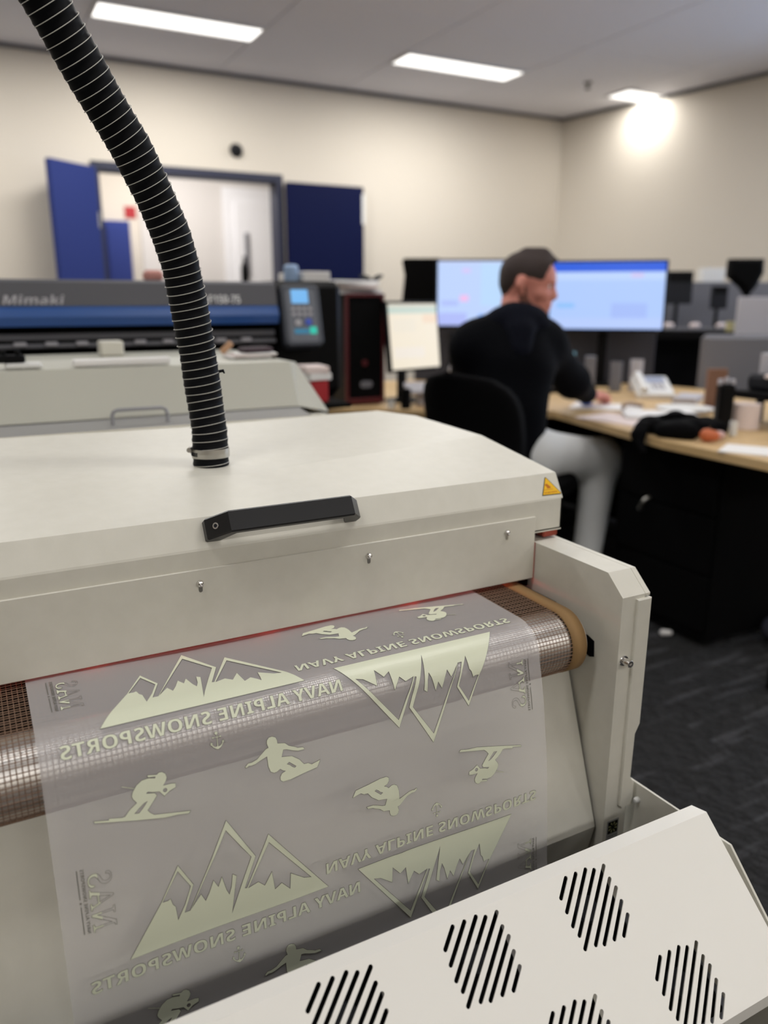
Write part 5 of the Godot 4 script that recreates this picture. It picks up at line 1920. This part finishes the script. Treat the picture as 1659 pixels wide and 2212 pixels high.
	box(st, Vector3(2.43, 1.36, -4.02), Vector3(0.07, 0.05, 0.02), 0.006, Basis(Vector3.UP, -0.5))
	part("label_plate", st, M.pale_grey, v)
	st = begin()
	rod(st, Vector3(2.39, 0.0, -4.08), Vector3(2.39, 1.2, -4.08), 0.016)
	lathe(st, [Vector2(0, 0.02), Vector2(0.14, 0.016), Vector2(0.15, 0.0), Vector2(0, 0)], Vector3(2.39, 0, -4.08))
	part("pole", st, M.black_matt, v)


func dark_monitor(label: String, at: Vector3, w: float, h: float, foot: float) -> void:
	var t := thing("monitor", label, "monitor", Vector3(at.x, foot, at.z))
	var xf := facing(at, Vector3(-0.52, 0.05, 0.85))
	var st := begin()
	prism(st, round_rect(w, h, 0.006), xf.translated_local(Vector3(0, 0, -0.03)), 0.03, 0.003)
	part("housing", st, M.charcoal, t)
	st = begin()
	prism(st, round_rect(w - 0.016, h * 0.3, 0.002), xf.translated_local(Vector3(0, h * 0.32, 0)), 0.001)
	part("screen", st, M.black_plastic, t)
	st = begin()
	rod(st, Vector3(at.x, foot, at.z) - xf.basis.z * 0.04, at - xf.basis.z * 0.04 - Vector3(0, h * 0.3, 0), 0.012)
	part("stand_column", st, M.black_plastic, t)


func chair_base(t: Node3D, at: Vector3) -> void:
	var st := begin()
	rod(st, at + Vector3(0, 0.10, 0), at + Vector3(0, 0.45, 0), 0.025, 14)
	part("gas_lift", st, M.black_plastic, t)
	for k in 5:
		var a := TAU * k / 5 + 0.3
		var o := Vector3(cos(a), 0, sin(a))
		st = begin()
		tube(st, [at + Vector3(0, 0.11, 0), at + o * 0.15 + Vector3(0, 0.10, 0), at + o * 0.30 + Vector3(0, 0.075, 0)], [0.024, 0.02, 0.016], 8)
		part("base_arm", st, M.black_plastic, t)
		st = begin()
		var sd := Vector3(-o.z, 0, o.x)
		rod(st, at + o * 0.30 + Vector3(0, 0.028, 0) - sd * 0.02, at + o * 0.30 + Vector3(0, 0.028, 0) + sd * 0.02, 0.027, 14)
		rod(st, at + o * 0.30 + Vector3(0, 0.03, 0), at + o * 0.30 + Vector3(0, 0.075, 0), 0.008, 8)
		part("castor", st, M.black_plastic, t)


func office_chair() -> void:
	var t := thing("office_chair", "black office chair with a curved backrest that the person sits on", "chair", Vector3(1.78, 0, -2.38))
	var f := Vector3(0.91, 0, -0.42).normalized()
	var r := Vector3(-f.z, 0, f.x)
	var c := Vector3(1.475, 0.735, -2.27)
	# curved backrest: a bent, rounded shell
	var st := begin()
	st.set_smooth_group(0)
	var nu := 16
	var nv := 14
	var at := func(u: float, v: float, off: float) -> Vector3:
		var w := 0.195 * sqrt(maxf(0.0, 1.0 - pow(absf(v), 3.5)))
		return c + r * (u * w) + Vector3.UP * (v * 0.215) + f * (0.09 * u * u * (w / 0.195) + 0.03 * (1 - v * v) + off - 0.05 * v)
	for s in [0.0, 0.05]:
		for i in nu:
			for k in nv:
				var u0 := -1.0 + 2.0 * i / nu
				var u1 := -1.0 + 2.0 * (i + 1) / nu
				var v0 := -1.0 + 2.0 * k / nv
				var v1 := -1.0 + 2.0 * (k + 1) / nv
				var o0: float = s * (1 - pow(absf(v0), 8))
				var o1: float = s * (1 - pow(absf(v1), 8))
				quad(st, at.call(u0, v0, o0), at.call(u1, v0, o0), at.call(u1, v1, o1), at.call(u0, v1, o1), f if s > 0 else -f)
	for e in [-1.0, 1.0]:
		for k in nv:
			var v0 := -1.0 + 2.0 * k / nv
			var v1 := -1.0 + 2.0 * (k + 1) / nv
			quad(st, at.call(e, v0, 0.0), at.call(e, v1, 0.0), at.call(e, v1, 0.05 * (1 - pow(absf(v1), 8))), at.call(e, v0, 0.05 * (1 - pow(absf(v0), 8))), r * e)
	st.set_smooth_group(-1)
	part("backrest", st, M.black_fabric, t)
	st = begin()
	var m := Vector3(1.78, 0.50, -2.38)
	prism(st, round_rect(0.48, 0.46, 0.10, 8), Transform3D(Basis(r, -f, Vector3.UP), Vector3(m.x, 0.46, m.z)), 0.085, 0.025, true)
	part("seat", st, M.black_fabric, t)
	st = begin()
	tube(st, [c - f * 0.02 + Vector3(0, -0.1, 0), c - f * 0.04 + Vector3(0, -0.24, 0), Vector3(m.x, 0.44, m.z) - f * 0.20, Vector3(m.x, 0.43, m.z)], [0.022, 0.022, 0.022, 0.03], 10)
	part("back_bar", st, M.black_plastic, t)
	chair_base(t, Vector3(m.x, 0, m.z))


# ---------------------------------------------------------------- the person
# Meshes a smooth union of tapered capsules [a, b, ra, rb, optional squash axis, optional squash] by surface nets. «cut» capsules are taken away.
func blob(st: SurfaceTool, caps: Array, cell: float, soft: float, cut: Array = []) -> void:
	var lo := Vector3.ONE * 1e9
	var hi := -lo
	for c in caps:
		var m: float = maxf(c[2], c[3]) + soft * 2 + cell * 2
		lo = lo.min(c[0].min(c[1]) - Vector3.ONE * m)
		hi = hi.max(c[0].max(c[1]) + Vector3.ONE * m)
	var nx := int((hi.x - lo.x) / cell) + 2
	var ny := int((hi.y - lo.y) / cell) + 2
	var nz := int((hi.z - lo.z) / cell) + 2
	var sum := PackedFloat32Array()
	sum.resize(nx * ny * nz)
	for c in caps:
		_capsule(sum, c, lo, cell, nx, ny, nz, soft)
	var f := PackedFloat32Array()
	f.resize(sum.size())
	for i in sum.size():
		f[i] = -soft * log(sum[i]) if sum[i] > 1e-9 else 1.0
	for c in cut:
		var m: float = maxf(c[2], c[3])
		var a: Vector3 = c[0]
		var b: Vector3 = c[1]
		var l := (a.min(b) - Vector3.ONE * m - lo) / cell
		var h := (a.max(b) + Vector3.ONE * m - lo) / cell
		var ab := b - a
		var len2 := maxf(ab.length_squared(), 1e-9)
		for z in range(maxi(0, int(l.z)), mini(nz, int(h.z) + 2)):
			for y in range(maxi(0, int(l.y)), mini(ny, int(h.y) + 2)):
				for x in range(maxi(0, int(l.x)), mini(nx, int(h.x) + 2)):
					var p := lo + Vector3(x, y, z) * cell
					var k := clampf((p - a).dot(ab) / len2, 0, 1)
					var d := (p - a - ab * k).length() - lerpf(c[2], c[3], k)
					var i := (z * ny + y) * nx + x
					f[i] = maxf(f[i], -d)
	# surface nets
	var at := {}
	var sy := nx
	var sz := nx * ny
	var corner := [0, 1, sy, sy + 1, sz, sz + 1, sz + sy, sz + sy + 1]
	var edges := [[0, 1], [2, 3], [4, 5], [6, 7], [0, 2], [1, 3], [4, 6], [5, 7], [0, 4], [1, 5], [2, 6], [3, 7]]
	for z in nz - 1:
		for y in ny - 1:
			var row := z * sz + y * sy
			for x in nx - 1:
				var i := row + x
				var f0 := f[i]
				if f0 > 0.9 and f[i + sz + sy + 1] > 0.9:
					continue
				var neg := 0
				for k in corner:
					if f[i + k] < 0:
						neg += 1
				if neg == 0 or neg == 8:
					continue
				var s := Vector3.ZERO
				var n := 0
				for e in edges:
					var fa := f[i + corner[e[0]]]
					var fb := f[i + corner[e[1]]]
					if (fa < 0) != (fb < 0):
						var t := fa / (fa - fb)
						var pa := Vector3(e[0] & 1, (e[0] >> 1) & 1, e[0] >> 2)
						var pb := Vector3(e[1] & 1, (e[1] >> 1) & 1, e[1] >> 2)
						s += pa.lerp(pb, t)
						n += 1
				at[i] = lo + (Vector3(x, y, z) + s / n) * cell
	st.set_smooth_group(0)
	for i in at:
		var z: int = i / sz
		var y: int = (i % sz) / sy
		var x: int = i % sy
		if x == 0 or y == 0 or z == 0:
			continue
		var in0 := f[i] < 0
		for ax in 3:
			var stp: int = [1, sy, sz][ax]
			if in0 == (f[i + stp] < 0):
				continue
			var u: int = [sy, sz, 1][ax]
			var v: int = [sz, 1, sy][ax]
			if at.has(i - u) and at.has(i - v) and at.has(i - u - v):
				var o := Vector3.ZERO
				o[ax] = 1.0 if in0 else -1.0
				quad(st, at[i], at[i - u], at[i - u - v], at[i - v], o)
	st.set_smooth_group(-1)


func _capsule(sum: PackedFloat32Array, c: Array, lo: Vector3, cell: float, nx: int, ny: int, nz: int, soft: float) -> void:
	var a: Vector3 = c[0]
	var b: Vector3 = c[1]
	var ra: float = c[2]
	var rb: float = c[3]
	var sq := c.size() > 4
	var ax: Vector3 = c[4] if sq else Vector3.UP
	var kk: float = c[5] if sq else 1.0
	var m: float = maxf(ra, rb) + soft * 3.5 + cell
	var l := (a.min(b) - Vector3.ONE * m - lo) / cell
	var h := (a.max(b) + Vector3.ONE * m - lo) / cell
	var ab := b - a
	var len2 := maxf(ab.length_squared(), 1e-9)
	for z in range(maxi(0, int(l.z)), mini(nz, int(h.z) + 2)):
		for y in range(maxi(0, int(l.y)), mini(ny, int(h.y) + 2)):
			var i := (z * ny + y) * nx
			for x in range(maxi(0, int(l.x)), mini(nx, int(h.x) + 2)):
				var p := lo + Vector3(x, y, z) * cell
				var k := clampf((p - a).dot(ab) / len2, 0.0, 1.0)
				var q := p - a - ab * k
				if sq:
					q += ax * (q.dot(ax) * (kk - 1.0))
				var d := q.length() - lerpf(ra, rb, k)
				if d < soft * 8:
					sum[i + x] += exp(-d / soft)


func hand_caps(wrist: Vector3, dir: Vector3, up: Vector3, side: float) -> Array:
	# dir along the fingers, up out of the back of the hand, side +1 puts the thumb to dir × up
	var d := dir.normalized()
	var u := (up - d * up.dot(d)).normalized()
	var w := d.cross(u) * side
	var caps := [[wrist - d * 0.02, wrist + d * 0.02, 0.026, 0.025]]
	for k in 4:
		var s := 0.026 - 0.0175 * k
		var root := wrist + d * 0.078 + w * s + u * 0.004
		caps.append([wrist + d * 0.02 + w * s * 0.7, root, 0.014, 0.0105])
		var length: float = [0.040, 0.045, 0.042, 0.033][k]
		var a := root + (d * 0.92 - u * 0.18 + w * (0.06 - 0.04 * k)) * length
		var b := a + (d * 0.75 - u * 0.60) * length * 0.62
		var e := b + (d * 0.45 - u * 0.80) * length * 0.45
		caps.append([root, a, 0.0098, 0.0088])
		caps.append([a, b, 0.0088, 0.0080])
		caps.append([b, e, 0.0080, 0.0070])
	var t0 := wrist + d * 0.025 + w * 0.024
	var t1 := t0 + (d * 0.65 + w * 0.70 - u * 0.2) * 0.042
	var t2 := t1 + (d * 0.90 + w * 0.25 - u * 0.3) * 0.032
	caps.append([t0, t1, 0.014, 0.0105])
	caps.append([t1, t2, 0.0105, 0.0085])
	return caps


func person() -> void:
	var t := thing("person", "seated man with dark hair and beard in a black hooded jacket and pale trousers", "person", Vector3(1.80, 0, -2.40))
	var f := Vector3(0.47, 0, -0.88).normalized()
	var r := Vector3(-f.z, 0, f.x)
	var up := Vector3.UP
	var rsh := Vector3(1.968, 1.01, -2.40)
	var lsh := Vector3(1.680, 1.01, -2.47)
	var rel := Vector3(2.190, 0.862, -2.485)
	var rwr := Vector3(2.375, 0.785, -2.590)
	var lel := Vector3(1.79, 0.82, -2.67)
	var lwr := Vector3(2.00, 0.785, -2.79)
	var pel := Vector3(1.765, 0.62, -2.345)
	var waist := Vector3(1.77, 0.78, -2.365)
	var chest := Vector3(1.81, 0.94, -2.405)
	var neck := Vector3(1.845, 1.07, -2.430)
	var rhip := Vector3(1.85, 0.615, -2.31)
	var lhip := Vector3(1.69, 0.615, -2.39)
	var rkn := Vector3(2.235, 0.56, -2.335)
	var lkn := Vector3(2.05, 0.56, -2.68)
	var ran := Vector3(2.095, 0.11, -2.235)
	var lan := Vector3(1.98, 0.11, -2.56)
	var rto := ran + Vector3(0.15, -0.065, -0.03)
	var lto := lan + Vector3(0.14, -0.065, -0.07)
	# --- the head, turned to his right
	var H := Vector3(1.905, 1.232, -2.444)
	var hf := Vector3(0.70, -0.12, 0.70).normalized()
	var hr := hf.cross(up).normalized()
	var hu := hr.cross(hf)
	var hb := Transform3D(Basis(hf, hu, hr), H)      # x forward, y up, z to his right
	var P := func(x: float, y: float, z: float) -> Vector3: return hb * Vector3(x, y, z)
	var skull := [[P.call(-0.032, 0.036, 0), P.call(0.028, 0.036, 0), 0.076, 0.073, hr, 1.06], [P.call(-0.02, -0.01, 0), P.call(0.02, -0.02, 0), 0.066, 0.062, hr, 1.05]]
	var jaw := [[P.call(0.040, -0.015, 0), P.call(0.052, -0.060, 0), 0.052, 0.044], [P.call(0.0, -0.055, 0.042), P.call(0.060, -0.090, 0.018), 0.024, 0.019], [P.call(0.0, -0.055, -0.042), P.call(0.060, -0.090, -0.018), 0.024, 0.019], [P.call(0.070, -0.092, -0.008), P.call(0.070, -0.092, 0.008), 0.018, 0.018]]
	var face := [[P.call(0.088, 0.018, 0), P.call(0.107, -0.022, 0), 0.008, 0.0105], [P.call(0.100, -0.026, 0.010), P.call(0.100, -0.026, -0.010), 0.0085, 0.0085], [P.call(0.076, 0.030, 0.030), P.call(0.083, 0.028, 0.008), 0.013, 0.010], [P.call(0.076, 0.030, -0.030), P.call(0.083, 0.028, -0.008), 0.013, 0.010], [P.call(0.058, -0.020, 0.042), P.call(0.070, -0.022, 0.034), 0.022, 0.018], [P.call(0.058, -0.020, -0.042), P.call(0.070, -0.022, -0.034), 0.022, 0.018], [P.call(0.086, -0.051, 0.017), P.call(0.086, -0.051, -0.017), 0.0085, 0.0085], [P.call(0.084, -0.063, 0.014), P.call(0.084, -0.063, -0.014), 0.0085, 0.0085]]
	var ears := []
	for s in [1.0, -1.0]:
		ears.append([P.call(-0.014, 0.022, s * 0.079), P.call(-0.018, 0.004, s * 0.084), 0.012, 0.013, hr, 1.8])
		ears.append([P.call(-0.016, 0.004, s * 0.082), P.call(-0.006, -0.026, s * 0.075), 0.012, 0.008, hr, 1.8])
	var throat := [[P.call(-0.030, -0.06, 0), neck + Vector3(0, -0.01, 0), 0.058, 0.066]]
	# --- the body, one continuous skin
	var body := [
		[pel, waist, 0.115, 0.105, f, 1.25], [waist, chest, 0.105, 0.13, f, 1.30], [chest, neck, 0.12, 0.06, f, 1.25],
		[lsh.lerp(neck, 0.25), rsh.lerp(neck, 0.25), 0.055, 0.055],
		[rsh, rel, 0.048, 0.038], [rel, rwr, 0.037, 0.026], [lsh, lel, 0.048, 0.038], [lel, lwr, 0.037, 0.026],
		[rhip, rkn, 0.082, 0.056], [lhip, lkn, 0.082, 0.056], [rkn, ran, 0.052, 0.034], [lkn, lan, 0.052, 0.034],
		[ran, rto, 0.032, 0.026], [lan, lto, 0.032, 0.026], [neck - Vector3(0, 0.06, 0), P.call(-0.035, -0.09, 0), 0.06, 0.055],
	]
	var st := begin()
	blob(st, body, 0.016, 0.016)
	blob(st, skull + jaw + face + ears + throat, 0.0045, 0.006, [[P.call(0.094, 0.010, 0.032), P.call(0.094, 0.010, 0.026), 0.013, 0.013], [P.call(0.094, 0.010, -0.032), P.call(0.094, 0.010, -0.026), 0.013, 0.013]])
	var rd := (rwr - rel).normalized()
	var ld := (lwr - lel).normalized()
	blob(st, hand_caps(rwr + rd * 0.01, Vector3(rd.x, -0.05, rd.z + 0.25), Vector3(0.1, 1, 0.1), -1.0), 0.0035, 0.004)
	blob(st, hand_caps(lwr + ld * 0.01, Vector3(ld.x, -0.05, ld.z), Vector3(0, 1, 0), 1.0), 0.0035, 0.004)
	part("body", st, M.skin, t)
	for s in [1.0, -1.0]:
		st = begin()
		blob(st, [[P.call(0.078, 0.009, s * 0.030), P.call(0.0785, 0.009, s * 0.030), 0.0115, 0.0115]], 0.003, 0.002)
		var eye := part("eye", st, M.white_plastic, t)
		st = begin()
		blob(st, [[P.call(0.0875, 0.008, s * 0.030), P.call(0.088, 0.008, s * 0.030), 0.0045, 0.0045]], 0.0018, 0.0012)
		part("iris", st, M.hair, eye)
		st = begin()
		tube(st, [P.call(0.083, 0.028, s * 0.012), P.call(0.090, 0.034, s * 0.026), P.call(0.078, 0.032, s * 0.044)], [0.004, 0.005, 0.003], 6)
		part("eyebrow", st, M.hair, t)
	# --- hair and beard
	st = begin()
	blob(st, [[P.call(-0.034, 0.044, 0), P.call(0.030, 0.050, 0), 0.077, 0.075, hr, 1.05], [P.call(-0.045, 0.0, 0), P.call(-0.035, -0.055, 0), 0.060, 0.045, hr, 1.0], [P.call(0.03, 0.105, -0.02), P.call(0.085, 0.088, 0.0), 0.030, 0.022], [P.call(-0.02, 0.112, 0), P.call(0.04, 0.116, 0), 0.026, 0.026]], 0.005, 0.008,
		[[P.call(0.128, 0.026, 0), P.call(0.11, -0.06, 0), 0.085, 0.10], [P.call(0.018, -0.012, 0.11), P.call(0.018, -0.012, -0.11), 0.040, 0.040], [P.call(0.06, -0.06, 0.1), P.call(0.06, -0.06, -0.1), 0.075, 0.075]])
	part("hair", st, M.hair, t)
	st = begin()
	blob(st, [[P.call(0.0, -0.050, 0.044), P.call(0.061, -0.089, 0.019), 0.0255, 0.021], [P.call(0.0, -0.050, -0.044), P.call(0.061, -0.089, -0.019), 0.0255, 0.021], [P.call(0.070, -0.093, -0.009), P.call(0.070, -0.093, 0.009), 0.021, 0.021], [P.call(-0.002, -0.01, 0.064), P.call(0.0, -0.05, 0.052), 0.012, 0.016], [P.call(-0.002, -0.01, -0.064), P.call(0.0, -0.05, -0.052), 0.012, 0.016], [P.call(0.087, -0.042, -0.016), P.call(0.087, -0.042, 0.016), 0.0075, 0.0075]], 0.0045, 0.004,
		[[P.call(0.075, -0.02, 0.06), P.call(0.075, -0.02, 0.03), 0.034, 0.034], [P.call(0.075, -0.02, -0.06), P.call(0.075, -0.02, -0.03), 0.034, 0.034], [P.call(0.095, -0.057, 0.02), P.call(0.095, -0.057, -0.02), 0.0095, 0.0095]])
	part("beard", st, mat("beard_brown", rgb(112, 72, 60), 0.85), t)
	# --- clothes
	st = begin()
	var jk := [
		[pel + Vector3(0, -0.03, 0), waist, 0.150, 0.140, f, 1.18], [waist, chest, 0.140, 0.160, f, 1.22], [chest, neck + Vector3(0, -0.01, 0), 0.155, 0.098, f, 1.15],
		[lsh.lerp(neck, 0.2), rsh.lerp(neck, 0.2), 0.085, 0.085], [lsh + Vector3(0, 0.005, 0), neck + Vector3(0, 0.005, 0), 0.066, 0.08], [rsh + Vector3(0, 0.005, 0), neck + Vector3(0, 0.005, 0), 0.066, 0.08],
		[rsh, rel, 0.076, 0.064], [rel, rwr - rd * 0.02, 0.062, 0.046], [lsh, lel, 0.076, 0.064], [lel, lwr - ld * 0.02, 0.062, 0.046],
	]
	blob(st, jk, 0.014, 0.02)
	var jacket := part("jacket", st, M.jacket, t)
	jacket.set_meta("label", "black hooded jacket")
	st = begin()
	var hood := []
	for k in 9:
		var a := PI * (0.15 + 0.7 * k / 8.0)
		var a2 := PI * (0.15 + 0.7 * (k + 1) / 8.0)
		if k < 8:
			hood.append([neck + r * cos(a) * 0.105 - f * (sin(a) * 0.105 - 0.03) + Vector3(0, -0.015 + 0.07 * sin(a), 0), neck + r * cos(a2) * 0.105 - f * (sin(a2) * 0.105 - 0.03) + Vector3(0, -0.015 + 0.07 * sin(a2), 0), 0.034, 0.034])
	hood.append([neck - f * 0.11 + Vector3(0, 0.0, 0), neck - f * 0.135 + Vector3(0, -0.06, 0), 0.055, 0.045])
	blob(st, hood, 0.012, 0.014)
	var navy := mat("jacket_navy", rgb(16, 18, 28), 0.9)
	navy.metallic_specular = 0.22
	part("hood", st, navy, jacket)
	st = begin()
	blob(st, [[P.call(0.012, -0.125, 0.06), P.call(0.05, -0.130, 0.045), 0.014, 0.012]], 0.006, 0.004)
	part("shirt_collar", st, M.white_plastic, jacket)
	st = begin()
	for a in [[rwr - rd * 0.012, rd], [lwr - ld * 0.012, ld]]:
		lathe(st, [Vector2(0.028, -0.015), Vector2(0.036, -0.012), Vector2(0.036, 0.012), Vector2(0.028, 0.015)], a[0], a[1], 18)
	part("cuff", st, M.wrist_strap, jacket)
	st = begin()
	blob(st, [[rhip - Vector3(0, 0.01, 0), lhip - Vector3(0, 0.01, 0), 0.105, 0.105], [rhip, rkn, 0.100, 0.076], [lhip, lkn, 0.100, 0.076], [rkn, ran + Vector3(0, 0.02, 0), 0.073, 0.052], [lkn, lan + Vector3(0, 0.02, 0), 0.073, 0.052]], 0.014, 0.02)
	var tr := part("trousers", st, M.trousers, t)
	tr.set_meta("label", "pale grey trousers")
	for a in [[ran, rto], [lan, lto]]:
		st = begin()
		blob(st, [[a[0] + Vector3(0, -0.035, 0) - (a[1] - a[0]) * 0.25, a[1], 0.042, 0.036], [a[0], a[0] + Vector3(0, -0.05, 0), 0.044, 0.046]], 0.010, 0.010)
		part("shoe", st, M.shoe, t)
